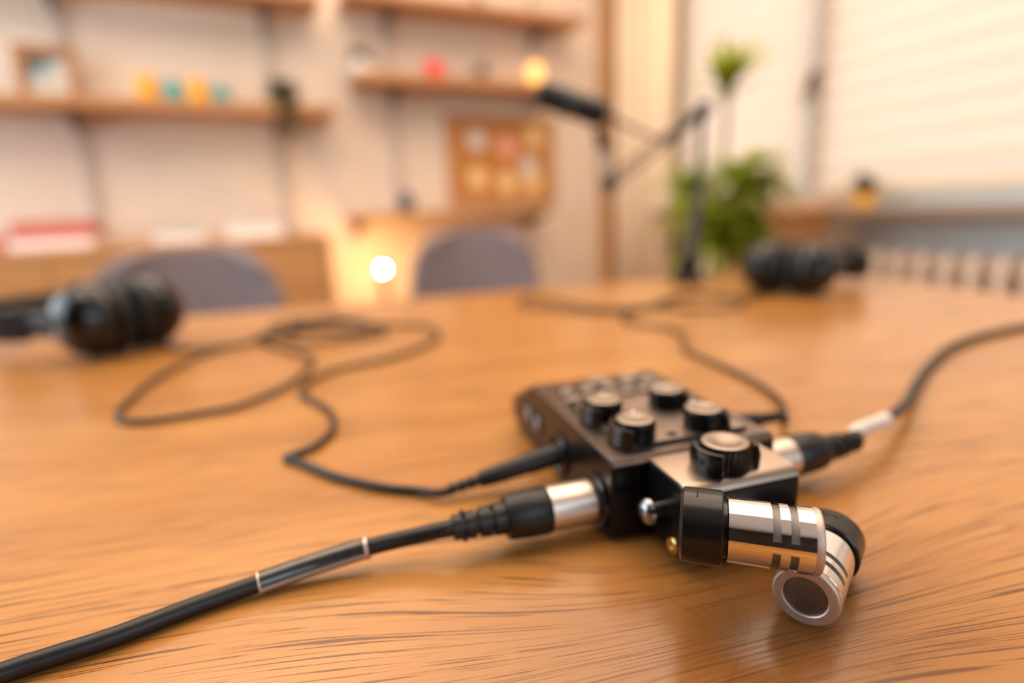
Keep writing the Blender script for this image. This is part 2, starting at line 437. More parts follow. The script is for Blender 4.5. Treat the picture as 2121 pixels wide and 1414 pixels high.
# window 1 in the right wall
wn = room('window_1', (lambda b: (rbox(b, SC+0.02, SC+0.08, WT0, WT0+0.06, WZ0, WZ1), rbox(b, SC+0.02, SC+0.08, WT1-0.06, WT1, WZ0, WZ1),
      rbox(b, SC+0.02, SC+0.08, WT0+0.06, WT1-0.06, WZ0, WZ0+0.07), rbox(b, SC+0.02, SC+0.08, WT0+0.06, WT1-0.06, WZ1-0.06, WZ1), b)[-1])(newbm()), M['sill'], bevel=0.004)
def onwin(name, bm, m, **k): return obj(name, bm, m, parent=wn, **k)
bm = newbm(); rbox(bm, SC-0.005, SC+0.085, 1.165, 1.245, WZ0+0.071, WZ1-0.061); onwin('mullion', bm, M['frame'], bevel=0.006)
bm = newbm(); rbox(bm, SC+0.045, SC+0.051, WT0+0.06, 1.165, WZ0+0.07, WZ1-0.06); onwin('window_pane', bm, M['pane'])
bm = newbm(); rbox(bm, SC+0.045, SC+0.051, 1.245, WT1-0.06, WZ0+0.07, WZ1-0.06); onwin('window_pane', bm, M['pane'])
bm = newbm(); rbox(bm, SC-0.016, SC-0.004, 1.17, 1.20, 0.52, 0.60); cyl(bm, (SC-0.012, -1.185, 0.57), (SC-0.045, -1.185, 0.57), 0.009); sweep(bm, smooth_path([(SC-0.045, -1.185, 0.575), (SC-0.05, -1.18, 0.53), (SC-0.045, -1.172, 0.47)], 6), 0.009, 10)
onwin('window_handle', bm, M['bracket'])
bm = newbm(); rbox(bm, SC-0.20, SC+0.02, WT0-0.03, WT1+0.03, 0.064, 0.088); room('window_2', bm, M['sill'], bevel=0.004).name = 'trim_2'
bm = newbm(); rbox(bm, SC-0.206, SC-0.2003, WT0-0.03, WT1+0.03, 0.062, 0.0885); room('trim_3', bm, M['sill_edge'])
bm = newbm(); rbox(bm, SC-0.02, SC-0.001, 1.27, WT1, -0.10, 0.062); room('trim_4', bm, M['apron'], bevel=0.003)

# blinds (slatted, nearly closed, glowing with daylight)
def blind(t0, t1, label):
    b = thing('window_blind', label, 'blind', RP(SC-0.03, (t0+t1)/2, 0.142), RA)
    w = (t1-t0)/2
    bm = newbm(); z = 0.02; pitch = 0.085
    while z < WZ1-0.20:
        P0 = [(-0.018, z), (-0.006, z+0.03), (0.006, z+0.065), (0.016, z+0.098)]
        prof = [(x*1.0, zz) for x, zz in P0]
        va = [[bm.verts.new((px, yy, pz)) for px, pz in prof] for yy in (-w, w)]
        for i in range(3): bm.faces.new((va[0][i], va[0][i+1], va[1][i+1], va[1][i]))
        z += pitch
    obj('blind_slats', bm, M['blind'], b)
    bm = newbm(); box(bm, -0.012, 0.012, -w, w, 0.0, 0.018); obj('bottom_rail', bm, M['curtain'], b, bevel=0.003)
    return b
blind(WT0+0.03, 1.155, 'cream glowing slatted blind in the narrow left casement behind the leafy plant')
blind(1.255, WT1-0.03, 'wide cream glowing slatted blind in the right casement above the radiator')

# curtain in the corner
t = thing('curtain', 'cream floor-length curtain hanging in folds between wooden post and window', 'curtain', RP(SC-0.10, 0.28, FLOOR+0.02), RA)
bm = newbm(); prev = None; n = 60
for k in range(n+1):
    u = k/n; yy = 0.22-0.44*u; xx = 0.032*math.sin(u*2*PI*4.5)+0.010*math.sin(u*2*PI*11)
    cur = [bm.verts.new((xx, yy, 0)), bm.verts.new((xx*0.85, yy, 2.45))]
    if prev: bm.faces.new((prev[0], cur[0], cur[1], prev[1]))
    prev = cur
obj('curtain_cloth', bm, M['curtain'], t, solid=0.004)
bm = newbm(); cyl(bm, (0, -0.26, 2.47), (0, 0.26, 2.47), 0.012); obj('curtain_rod', bm, M['brass'], t)

# radiator under the window
t = thing('radiator', 'cream column radiator under the window sill', 'radiator', RP(SC-0.11, 1.36, FLOOR+0.08), RA)
bm = newbm(); RZ = -FLOOR-0.08-0.055
for k in range(16):
    y = -0.07*k
    for x in (-0.045, 0.0, 0.045): cyl(bm, (x, y, 0.02), (x, y, RZ-0.02), 0.017, seg=12)
    for zz in (0.03, RZ-0.022): sweep(bm, [(-0.05, y, zz), (0.05, y, zz)], 0.018, 12)
obj('radiator_columns', bm, M['radiator'], t)
for zz in (0.03, RZ-0.05):
    bm = newbm(); cyl(bm, (0, 0.03, zz), (0, -1.10, zz), 0.016); obj('radiator_pipe', bm, M['radiator'], t)
for y in (0, -0.98):
    for x in (-0.045, 0.045):
        bm = newbm(); cyl(bm, (x, y, -0.08), (x, y, 0.03), 0.0165); obj('radiator_foot', bm, M['radiator'], t)

# ------------------------------------------------------------------ wall rails, shelves, brackets
def rail(px, py, z0, z1, label):
    s, _ = bw(px, py)
    bm = newbm(); box(bm, -0.014, 0.014, -0.018, 0, z0, z1)
    for k in range(int((z1-z0)/0.05)): box(bm, -0.004, 0.004, -0.0185, -0.017, z0+0.02+k*0.05, z0+0.04+k*0.05)
    o = obj('wall_rail', bm, M['rail'], loc=RP(s, 0.0005, 0), rotz=RA)
    return tag(o, label, 'shelf rail', 'grey uprights that carry the wall shelves'), s
_, s1 = rail(160, 240, 0.02, 1.75, 'grey vertical metal wall rail behind the framed picture, leftmost of the rails')
_, s2 = rail(570, 240, 0.02, 1.75, 'grey vertical metal wall rail behind the trailing shelf plant')
_, s3 = rail(812, 240, 0.16, 1.75, 'grey vertical metal wall rail between white pot and cork board')
_, s4 = rail(1098, 70, 0.66, 1.75, 'grey vertical metal wall rail behind the yellow lantern, rightmost of the rails')
SHT = 0.034; SHD = 0.20
def shelf(sa, sb, z, ups, label, depth=SHD):
    t = thing('wall_shelf', label, 'shelf', RP((sa+sb)/2, 0.02, z), RA, 'wooden wall shelves on metal rails')
    w = (sb-sa)/2
    bm = newbm(); box(bm, -w, w, -depth, 0, 0, SHT); obj('shelf_board', bm, M['oak'], t, bevel=0.003)
    for u in ups:
        x = u-(sa+sb)/2
        bm = newbm(); prism(bm, [(0.0, -0.001), (-depth*0.85, -0.001), (-depth*0.85, -0.012), (-0.02, -0.055), (0.0, -0.06)], x-0.008, x+0.008)
        obj('shelf_bracket', bm, M['bracket'], t)
    return t
zA = 0.535; zB = 0.675; zC = 0.985; zD = 0.945
sA1 = bw(688, 235, 0.12)[0]; sB0 = bw(732, 180, 0.12)[0]; sB1 = bw(1135, 195, 0.12)[0]; sC1 = bw(1192, 40, 0.12)[0]
shelf(-0.95, sA1, zA, (s1, s2), 'long wooden wall shelf holding framed picture, mugs and trailing plant')
shelf(sB0, sB1, zB, (s3, s4), 'short wooden wall shelf with white pot, red mug and lit lantern')
shelf(sB0-0.02, sC1, zC, (s3, s4), 'topmost wooden shelf above the lantern shelf')
shelf(-0.95, bw(655, 0, 0.12)[0], zD, (s1, s2), 'upper left wooden shelf cut off by the top of the photo')

def on_shelf(px, zs, q, name, label, cat, group=None, py=190):
    s, _ = bw(px, py, q+0.0)
    return thing(name, label, cat, RP(s, q, zs+SHT+0.0005), RA, group)
# framed picture
t = on_shelf(98, zA, 0.10, 'picture_frame', 'wooden framed picture standing at the left of the long shelf', 'picture frame', py=150)
Mt = Matrix.Rotation(math.radians(-9), 4, 'X')
bm = newbm()
for a in ((-0.088, -0.058, 0, 0.185), (0.058, 0.088, 0, 0.185), (-0.058, 0.058, 0, 0.017), (-0.058, 0.058, 0.148, 0.185)):
    box(bm, a[0], a[1], -0.018, 0, a[2], a[3], Mt)
obj('frame_border', bm, M['frame_wood'], t, bevel=0.002)
k = NT('picture_print'); v = k.coord(); sx = k.n('ShaderNodeSeparateXYZ'); k.t.links.new(v, sx.inputs[0])
g = k.math('ADD', k.math('MULTIPLY', sx.outputs[2], -9.0), k.math('MULTIPLY', sx.outputs[0], 7.0)); g = k.math('ADD', g, k.math('MULTIPLY', k.noise(v, 22, 3), 1.0))
k.t.links.new(k.ramp(k.math('ADD', g, 0.95), [(0.0, (0.03, 0.027, 0.024)), (0.28, (0.06, 0.12, 0.13)), (0.5, (0.22, 0.30, 0.34)), (0.8, (0.46, 0.40, 0.33))]), k.b.inputs['Base Color']); k.b.inputs['Roughness'].default_value = 0.3
bm = newbm(); box(bm, -0.057, 0.057, -0.010, -0.004, 0.018, 0.147, Mt); obj('picture', bm, k.m, t)
# mugs
def mug_parts(t, m, r, h):
    bm = newbm(); lathe(bm, [(0, 0), (r*0.9, 0), (r, h*0.06), (r, h), (r*0.9, h), (r*0.88, h*0.1), (0, h*0.08)], None, 32); obj('mug_body', bm, m, t)
    bm = newbm(); sweep(bm, smooth_path([(r*0.95, 0, h*0.8), (r*1.5, 0, h*0.75), (r*1.55, 0, h*0.35), (r*0.95, 0, h*0.22)], 6), 0.006, 8); obj('mug_handle', bm, m, t)
for px, m, r, h, lab in ((304, 'yellow', 0.034, 0.096, 'yellow mug nearest the framed picture on the long shelf'), (357, 'teal', 0.028, 0.080, 'small teal mug between the two yellow mugs'),
                        (408, 'yellow', 0.033, 0.092, 'yellow mug standing between the two teal mugs'), (456, 'teal', 0.027, 0.074, 'small teal mug nearest the trailing plant')):
    t = on_shelf(px, zA, 0.11, 'mug', lab, 'mug', 'mugs in a row on the long shelf'); t.rotation_euler.z = RA+0.75; mug_parts(t, M[m], r, h)
# trailing plant
def leaf_strip(bm, p, d, L, W, droop, n=6):
    d = Vector(d).normalized(); side = d.cross(Vector((0, 0, 1)))
    if side.length < 1e-3: side = Vector((1, 0, 0))
    side.normalize(); p = Vector(p); prev = None; dd = d.copy()
    for k in range(n+1):
        u = k/n; w = W*math.sin(PI*min(1, 0.12+u*0.88))**0.8*(1 if u < 1 else 0)
        cur = [bm.verts.new(p-side*w), bm.verts.new(p-Vector((0, 0, w*0.25))), bm.verts.new(p+side*w)]
        if prev:
            bm.faces.new((prev[0], prev[1], cur[1], cur[0])); bm.faces.new((prev[1], prev[2], cur[2], cur[1]))
        prev = cur; p = p+dd*(L/n); dd = (dd+Vector((0, 0, -droop/n))).normalized()
t = on_shelf(585, zA, 0.12, 'trailing_plant', 'dark green trailing plant in a small pot on the long shelf', 'plant')
bm = newbm(); lathe(bm, [(0, 0), (0.03, 0), (0.04, 0.06), (0.036, 0.06), (0.03, 0.05), (0, 0.05)], None, 24); obj('pot', bm, M['stem'], t)
bm = newbm()
for k in range(110):
    a = random.uniform(0, 2*PI); e = random.uniform(-0.4, 1.2); L = random.uniform(0.05, 0.10)
    leaf_strip(bm, (0.015*math.cos(a), 0.015*math.sin(a), 0.055), (math.cos(a)*math.cos(e), math.sin(a)*math.cos(e)*0.8, math.sin(e)), L, 0.009, 1.6)
for k in range(45):
    x = random.uniform(-0.035, 0.035); leaf_strip(bm, (x, -0.105, random.uniform(-0.12, 0.04)), (random.uniform(-1, 1), -0.4, random.uniform(-1, .3)), 0.045, 0.008, 1.2)
obj('foliage', bm, M['leaf_dark'], t)
bm = newbm()
for x in (-0.02, 0.0, 0.02): sweep(bm, smooth_path([(x*0.5, 0, 0.05), (x, -0.06, 0.075), (x*1.2, -0.10, 0.03), (x*1.4, -0.105, -0.12)], 5), 0.0025, 6)
obj('vine', bm, M['leaf_dark'], t)
# white pot, red mug, small succulent, lantern
t = on_shelf(748, zB, 0.11, 'potted_plant', 'round white pot with a low green plant on the lantern shelf', 'plant', py=150)
bm = newbm(); lathe(bm, [(0, 0), (0.022, 0), (0.037, 0.02), (0.042, 0.042), (0.036, 0.066), (0.028, 0.076), (0.024, 0.074), (0.024, 0.06), (0, 0.06)], None, 32); obj('pot', bm, M['ceramic'], t)
bm = newbm()
for k in range(60):
    a = random.uniform(0, 2*PI); e = random.uniform(0.1, 1.4)
    leaf_strip(bm, (0.012*math.cos(a), 0.012*math.sin(a), 0.065), (math.cos(a)*math.cos(e), math.sin(a)*math.cos(e), math.sin(e)), random.uniform(0.04, 0.075), 0.009, 1.2)
obj('foliage', bm, M['leaf_dark'], t)
t = on_shelf(898, zB, 0.11, 'mug', 'bright red mug alone in the middle of the lantern shelf', 'mug', py=150); mug_parts(t, M['red'], 0.034, 0.085)
t = on_shelf(997, zB, 0.11, 'succulent', 'small olive succulent in a grey pot between red mug and lantern', 'plant', py=150)
bm = newbm(); lathe(bm, [(0, 0), (0.015, 0), (0.021, 0.035), (0.018, 0.035), (0.016, 0.03), (0, 0.03)], None, 24); obj('pot', bm, M['rail'], t)
bm = newbm()
for k in range(40):
    a = random.uniform(0, 2*PI); e = random.uniform(0.5, 1.5)
    leaf_strip(bm, (0.005*math.cos(a), 0.005*math.sin(a), 0.03), (math.cos(a)*math.cos(e), math.sin(a)*math.cos(e), math.sin(e)), random.uniform(0.045, 0.075), 0.009, 0.4)
obj('foliage', bm, M['leaf_dark'], t)
t = on_shelf(1108, zB, 0.12, 'lantern', 'glowing yellow glass lantern at the right end of the middle shelf', 'lamp', py=150)
bm = newbm(); lathe(bm, [(0, 0), (0.030, 0), (0.032, 0.014), (0, 0.014)], None, 32); obj('lantern_base', bm, M['brass'], t)
bm = newbm(); lathe(bm, [(0, 0.0145), (0.028, 0.0145), (0.036, 0.03), (0.037, 0.065), (0.033, 0.095), (0.022, 0.108), (0, 0.11)], None, 32); obj('lantern_glass', bm, M['lantern'], t)
t = on_shelf(990, zC, 0.12, 'vase', 'small dark pot on the topmost right shelf', 'pot', py=10)
bm = newbm(); lathe(bm, [(0, 0), (0.02, 0), (0.028, 0.02), (0.024, 0.05), (0.012, 0.065), (0.014, 0.07), (0.010, 0.07), (0.008, 0.06), (0, 0.06)], None, 24); obj('vase_body', bm, M['bracket'], t)

# cork board with round notes
sL, zT = bw(918, 237); sR, _ = bw(1143, 300); _, zBt = bw(930, 425)
t = thing('cork_board', 'cork pinboard in a wooden frame standing on the wall desk', 'pinboard', RP((sL+sR)/2, 0.0, zBt), RA)
w = (sR-sL)/2; h = zT-zBt
bm = newbm()
for a in ((-w, -w+0.045, 0, h), (w-0.045, w, 0, h), (-w+0.045, w-0.045, 0, 0.04), (-w+0.045, w-0.045, h-0.04, h)): box(bm, a[0], a[1], -0.026, -0.001, a[2], a[3])
obj('board_frame', bm, M['oak_v'], t, bevel=0.002)
bm = newbm(); box(bm, -w+0.044, w-0.044, -0.016, -0.002, 0.039, h-0.039); obj('cork_sheet', bm, M['cork'], t)
for px, py, m, lab in ((987, 290, 'note_grey', 'grey round paper note at the upper left of the cork board'), (1050, 303, 'note_pink', 'pink round paper note on the cork board'),
                       (1106, 284, 'note_yellow', 'yellow round paper note at the upper right of the cork board'), (1096, 345, 'note_grey', 'grey round paper note below the upper right yellow one'),
                       (990, 368, 'note_yellow', 'yellow round paper note at the lower left of the cork board'), (1051, 377, 'note_yellow', 'yellow round paper note at the bottom centre of the cork board'),
                       (1103, 377, 'note_yellow', 'yellow round paper note at the lower right corner of the cork board')):
    s, z = bw(px, py, 0.02)
    t = thing('paper_note', lab, 'paper note', RP(s, 0.0165, z), RA, 'round notes pinned on the cork board')
    R = Matrix.Rotation(PI/2, 4, 'X')
    bm = newbm(); lathe(bm, [(0, 0), (0.050, 0.0), (0.050, 0.0012), (0, 0.0012)], R, 36); obj('note', bm, M[m], t)
    bm = newbm(); lathe(bm, [(0, 0.001), (0.002, 0.001), (0.002, 0.006), (0.004, 0.007), (0.004, 0.010), (0, 0.011)], R @ Matrix.Translation((0, 0.03, 0)), 12); obj('push_pin', bm, M['brass'], t)

# wall desk under the board
sL, _ = bw(728, 435, 0.2); sR, _ = bw(1143, 435, 0.2)
t = thing('wall_desk', 'narrow wooden wall desk under the cork board', 'desk', RP((sL+sR)/2, 0.02, 0.104), RA)
w = (sR-sL)/2
bm = newbm(); box(bm, -w, w, -0.22, 0, 0, 0.032); obj('desk_top', bm, M['oak_v'], t, bevel=0.003)
for x in (-w+0.05, w-0.05):
    bm = newbm(); prism(bm, [(0, -0.001), (-0.19, -0.001), (-0.19, -0.014), (-0.03, -0.07), (0, -0.075)], x-0.01, x+0.01); obj('desk_bracket', bm, M['bracket'], t)
s, z = bw(843, 400, 0.16)
t = thing('bowl', 'small dark navy round vase standing on the wall desk', 'vase', RP(s, 0.14, 0.1365), RA)
bm = newbm(); lathe(bm, [(0, 0), (0.02, 0), (0.036, 0.02), (0.041, 0.042), (0.032, 0.068), (0.018, 0.08), (0.02, 0.09), (0.016, 0.09), (0.014, 0.08), (0, 0.07)], None, 28); obj('vase_body', bm, M['navy'], t); t.name = 'round_vase'

# bulb lamp on a low stool behind the table
s, z = bw(793, 557, 0.25)
bz = z
t = thing('floor_lamp', 'slim brass floor lamp with a glowing white globe bulb below the wall desk', 'lamp', RP(s, 0.25, FLOOR), RA)
H = bz-FLOOR
bm = newbm(); lathe(bm, [(0, 0), (0.11, 0), (0.11, 0.012), (0.02, 0.02), (0, 0.02)], None, 40); obj('lamp_base', bm, M['brass'], t)
bm = newbm(); cyl(bm, (0, 0, 0.02), (0, 0, H-0.115), 0.009); obj('lamp_pole', bm, M['brass'], t)
bm = newbm(); lathe(bm, [(0, H-0.115), (0.022, H-0.115), (0.026, H-0.10), (0.018, H-0.045), (0.014, H-0.037), (0, H-0.037)], None, 28); obj('lamp_socket', bm, M['brass'], t)
bm = newbm(); lathe(bm, [(0, H-0.036), (0.013, H-0.036), (0.022, H-0.028), (0.032, H-0.010), (0.034, H+0.004), (0.028, H+0.022), (0.014, H+0.033), (0, H+0.036)], None, 28); obj('light_bulb', bm, M['pane'], t)
bm = newbm(); lathe(bm, [(0, H-0.009), (0.006, H-0.007), (0.0085, H), (0.006, H+0.007), (0, H+0.009)], None, 20); obj('filament', bm, M['bulb'], t)
bm = newbm(); cyl(bm, (0, 0, H-0.0355), (0, 0, H-0.0085), 0.0015, seg=10); obj('filament_post', bm, M['brass'], t)

# sideboard on the left
sR, zc = bw(682, 492, 0.42); sLx = -1.4
ct = 0.065
t = thing('sideboard', 'low wooden sideboard along the wall behind the left chair', 'cabinet', RP((sLx+sR)/2, 0.02, FLOOR), RA)
w = (sR-sLx)/2; D = 0.40; hh = ct-FLOOR
bm = newbm()
box(bm, -w, w, -D, 0, hh-0.025, hh); box(bm, -w, -w+0.025, -D, 0, 0.06, hh-0.025); box(bm, w-0.025, w, -D, 0, 0.06, hh-0.025); box(bm, -w+0.025, w-0.025, -D+0.03, 0, 0.06, 0.085); box(bm, -w+0.025, w-0.025, -0.012, 0, 0.085, hh-0.025)
obj('cabinet_body', bm, M['oak_v'], t, bevel=0.002)
nd = 4
for k in range(nd):
    x0 = -w+0.027+(2*w-0.054)*k/nd; x1 = -w+0.027+(2*w-0.054)*(k+1)/nd
    bm = newbm(); box(bm, x0+0.002, x1-0.002, -D+0.004, -D+0.024, 0.087, hh-0.028); d = obj('cabinet_door', bm, M['oak_v'], t, bevel=0.002)
    bm = newbm(); xx = x1-0.03 if k % 2 == 0 else x0+0.03; cyl(bm, (xx, -D+0.004, hh*0.6), (xx, -D-0.014, hh*0.6), 0.009, 0.012, 16); obj('door_knob', bm, M['brass'], d)
for x in (-w+0.06, w-0.06):
    for y in (-D+0.05, -0.05):
        bm = newbm(); cyl(bm, (x, y, 0), (x, y, 0.062), 0.016, 0.022, 16); obj('cabinet_foot', bm, M['leg_wood'], t)
# stacked books and papers on the sideboard
z0 = ct+0.0005
def flat_book(px, q, zb, wd, dp, th, m, lab, rz=0.0, grp='books and papers lying on the sideboard', name='book', cat='book'):
    s, _ = bw(px, 470, q)
    t = thing(name, lab, cat, RP(s, q, zb), RA+rz, grp)
    bm = newbm(); box(bm, -wd/2, wd/2, -dp/2, dp/2, 0, 0.003); box(bm, -wd/2, wd/2, -dp/2, dp/2, th-0.003, th); box(bm, -wd/2, wd/2, dp/2-0.003, dp/2, 0.003, th-0.003); obj('cover', bm, M[m], t)
    bm = newbm(); box(bm, -wd/2+0.004, wd/2-0.004, -dp/2+0.004, dp/2-0.003, 0.003, th-0.003); obj('pages', bm, M['paper'] if m != 'books_red' else M['books_pink'], t)
flat_book(112, 0.20, z0, 0.235, 0.21, 0.042, 'books_pink', 'thick pink book lying at the bottom of the left stack on the sideboard')
flat_book(118, 0.20, z0+0.0425, 0.22, 0.19, 0.050, 'books_red', 'red book lying on top of the pink book at the left')
flat_book(-8, 0.22, z0, 0.06, 0.16, 0.05, 'books_red', 'red box-like book beside the pink book, cut by the left photo edge')
flat_book(370, 0.20, z0, 0.17, 0.15, 0.036, 'paper', 'white paper box lying behind the left chair on the sideboard', name='paper_box', cat='box')
flat_book(368, 0.20, z0+0.0365, 0.15, 0.12, 0.018, 'teal_dark', 'dark teal notebook lying on the white paper box', name='notebook', cat='notebook')
flat_book(525, 0.20, z0, 0.20, 0.17, 0.06, 'paper', 'tall white box at the right end of the sideboard', name='storage_box', cat='box')

# wooden crate and small pot by the window
ta, za = ww(1590, 450, 0.3); tb, zb_ = ww(1692, 450, 0.3)
t = thing('wooden_crate', 'tall orange-brown wooden crate between leafy plant and radiator', 'crate', RP(SC-0.36, (ta+tb)/2, FLOOR), RA)
w = abs(tb-ta)/2; zt = ww(1640, 428, 0.3)[1]-FLOOR
for nm, a in (('crate_side', (-0.13, -0.115)), ('crate_side', (0.115, 0.13))):
    bm = newbm(); z = 0
    while z+0.085 < zt: box(bm, a[0], a[1], -w, w, z, z+0.085); z += 0.095
    obj(nm, bm, M['oak'], t, bevel=0.002)
bm = newbm(); box(bm, -0.114, 0.114, -w, -w+0.015, 0, zt-0.03); box(bm, -0.114, 0.114, w-0.015, w, 0, zt-0.03); obj('crate_end', bm, M['oak'], t)
bm = newbm(); box(bm, -0.14, 0.14, -w-0.005, w+0.005, zt-0.0275, zt-0.01); obj('crate_lid', bm, M['oak'], t, bevel=0.003)
tt, _ = ww(1800, 400, 0.12)
t = thing('succulent', 'small dark plant in a yellow pot on the window sill', 'plant', RP(SC-0.14, tt, 0.0885), RA)
bm = newbm(); lathe(bm, [(0, 0), (0.028, 0), (0.042, 0.045), (0.038, 0.045), (0.034, 0.038), (0, 0.038)], None, 28); obj('pot', bm, M['yellow'], t)
bm = newbm()
for k in range(50):
    a = random.uniform(0, 2*PI); e = random.uniform(0.8, 1.55)
    leaf_strip(bm, (0.008*math.cos(a), 0.008*math.sin(a), 0.038), (math.cos(a)*math.cos(e), math.sin(a)*math.cos(e), math.sin(e)), random.uniform(0.05, 0.09), 0.009, 0.4)
obj('foliage', bm, M['leaf_dark'], t)
tt, _ = ww(1700, 420, 0.12)
t = thing('wooden_tray', 'low brown wooden tray lying on the window sill beneath the yellow pot side', 'tray', RP(SC-0.10, 1.15, 0.0885), RA)
bm = newbm(); box(bm, 0.005, 0.085, -0.30, 0.22, 0, 0.042); obj('tray_body', bm, M['block'], t, bevel=0.003)
t['label'] = 'low brown wooden block along the window sill behind the yellow pot'; t.name = 'wooden_block'; t['category'] = 'wooden block'

# ------------------------------------------------------------------ big leafy plant
pl = atd(1490, 560, 1.62); pl.z = FLOOR
t = thing('leafy_plant', 'tall bright green cane plant with strappy leaves before the window', 'plant', pl, 0)
PZ = -FLOOR
bm = newbm(); lathe(bm, [(0, 0), (0.10, 0), (0.13, PZ-0.12), (0.135, PZ-0.10), (0.122, PZ-0.10), (0.118, PZ-0.13), (0, PZ-0.13)], None, 40); obj('pot', bm, M['ceramic'], t)
bm = newbm(); lathe(bm, [(0.117, PZ-0.129), (0, PZ-0.12)], None, 24); obj('soil', bm, M['soil'], t)
def tuft(name, base, n, Lr, W, e0, e1, droop, squash=1.0):
    bm = newbm()
    for k in range(n):
        a = random.uniform(0, 2*PI); e = random.uniform(e0, e1)
        st = Vector(base)+Vector((0, 0, random.uniform(-0.05, 0.04)))
        leaf_strip(bm, st, (math.cos(a)*math.cos(e), math.sin(a)*math.cos(e)*squash, math.sin(e)), random.uniform(*Lr), W, droop, 8)
    return obj(name, bm, M['leaf'], t)
def rel(px, py, D): return atd(px, py, D)-pl
tops = [rel(1508, 175, 1.62), rel(1545, 370, 1.60), rel(1470, 470, 1.56), rel(1420, 395, 1.66), rel(1535, 470, 1.66)]
for i, p in enumerate(tops[:2]+[tops[3]]):
    bm = newbm(); b0 = Vector((0.03*(i-1), 0.02*i, PZ-0.125))
    sweep(bm, smooth_path([b0, b0.lerp(p, 0.5)+Vector((0.01, 0, 0)), p], 8), 0.008, 10); obj('cane', bm, M['stem'], t)
tuft('foliage', tops[0], 34, (0.10, 0.165), 0.014, 0.4, 1.2, 0.5)
tuft('foliage', tops[1], 80, (0.10, 0.20), 0.018, -0.3, 1.1, 1.6)
tuft('foliage', tops[2], 75, (0.09, 0.19), 0.016, -0.3, 1.0, 1.6)
tuft('foliage', tops[3], 40, (0.10, 0.19), 0.015, -0.1, 1.0, 1.7)
tuft('foliage', tops[4], 85, (0.10, 0.18), 0.017, -0.4, 1.0, 1.7)

# ================================================================== CHAIRS
def make_chair(label, loc, rz, sc=1.0):
    t = thing('chair', label, 'chair', loc, rz, 'grey upholstered chairs behind the table')
    bm = newbm(); nu, nv = 24, 14; grid = []
    for j in range(nv+1):
        v = j/nv; z = 0.43+0.39*v
        row = []
        for i in range(nu+1):
            u = -1+2*i/nu
            wd = (0.235-0.025*v)*(1.0 if v < 0.62 else math.sqrt(max(0.0, 1-((v-0.62)/0.38)**3.0*0.36)))
            zz = z - (0.020*abs(u)**2+0.05*abs(u)**7)*max(0, (v-0.45)/0.55)
            x = wd*u; y = 0.185+0.05*v-0.085*(abs(u)**2.2)
            row.append(bm.verts.new((x*sc, y, zz)))
        grid.append(row)
    for j in range(nv):
        for i in range(nu): bm.faces.new((grid[j][i], grid[j][i+1], grid[j+1][i+1], grid[j+1][i]))
    obj('backrest', bm, M['fabric'], t, solid=0.035, bevel=0.012, seg=3)
    bm = newbm(); prism(bm, rrect(-0.225*sc, 0.225*sc, -0.23, 0.185, 0.09, 8), 0.405, 0.465, 'z'); obj('seat', bm, M['fabric'], t, bevel=0.02, seg=3)
    for sx in (-1, 1):
        for sy in (-1, 1):
            bm = newbm(); cyl(bm, (sx*0.21, sy*0.20, 0), (sx*0.15, sy*0.14, 0.405), 0.011, 0.018, 16); obj('leg', bm, M['leg_wood'], t)
    return t
c1 = atd(338, 600, 1.30); c1.z = FLOOR
make_chair('grey upholstered chair behind the left headphones', c1, math.radians(14), 1.08)
c2 = atd(976, 600, 1.78); c2.z = FLOOR
make_chair('grey upholstered chair standing below the cork board', c2, math.radians(-2), 0.97)

# ================================================================== TABLE
TA = math.radians(13.0)
ud = Vector((math.cos(TA), math.sin(TA), 0)); vd = Vector((-math.sin(TA), math.cos(TA), 0))
V1 = 0.921; U1 = 0.800; TO = vd*V1                        # far edge, right edge
t = thing('table', 'large oak-topped table carrying the recorder, cables and headphones', 'table', (TO.x, TO.y, 0), TA)
kp = onz(1545, 1335)-TO
TM = table_mat(kp.dot(ud), kp.dot(vd))
bm = newbm(); prism(bm, rrect(-1.25, U1, -1.02, 0.0, 0.075, 10), -0.03, 0.0, 'z'); obj('tabletop', bm, TM, t, bevel=0.002)
for x in (-1.15, U1-0.10):
    for y in (-0.92, -0.10):
        bm = newbm(); box(bm, x-0.025, x+0.025, y-0.025, y+0.025, FLOOR, -0.0305); obj('leg', bm, M['bracket'], t, bevel=0.002)

# ================================================================== AUDIO RECORDER (millimetres in its own frame)
DA = math.radians(15.9)
O = Vector((0.0383056, 0.2071406, 0))
DEX = Vector((math.cos(DA), math.sin(DA), 0)); DEY = Vector((-math.sin(DA), math.cos(DA), 0))
def dev(x, y, z): return O+DEX*(x*0.001)+DEY*(y*0.001)+Vector((0, 0, z*0.001))
rec = thing('audio_recorder', 'black handheld audio recorder with crossed silver microphones lying on the oak table', 'audio recorder', (O.x, O.y, 0.0), DA)
def part(name, bm, m, parent=rec, bevel=0.0, seg=2, sharp=35, label=None):
    o = obj(name, bm, m, parent, bevel=bevel*0.001, seg=seg, sharp=sharp, scale=0.001)
    if label: o['label'] = label
    return o
W_ = 80.0
bm = newbm(); prism(bm, [(0, 2.5), (0, 35.0), (2.4, 37.2), (107, 37.2), (143, 19.5), (145, 16.5), (145, 8), (131, 0.6), (3, 0.6)], 0, W_); part('body', bm, M['black'], bevel=0.9, seg=3)
bm = newbm(); prism(bm, [(-0.12, 34.6), (-0.12, 35.1), (2.3, 37.4), (107, 37.4), (108, 37.0), (107, 37.0), (2.4, 37.0), (0.2, 34.8)], 0.9, W_-0.9); part('top_cover', bm, M['panel'], bevel=0.12)
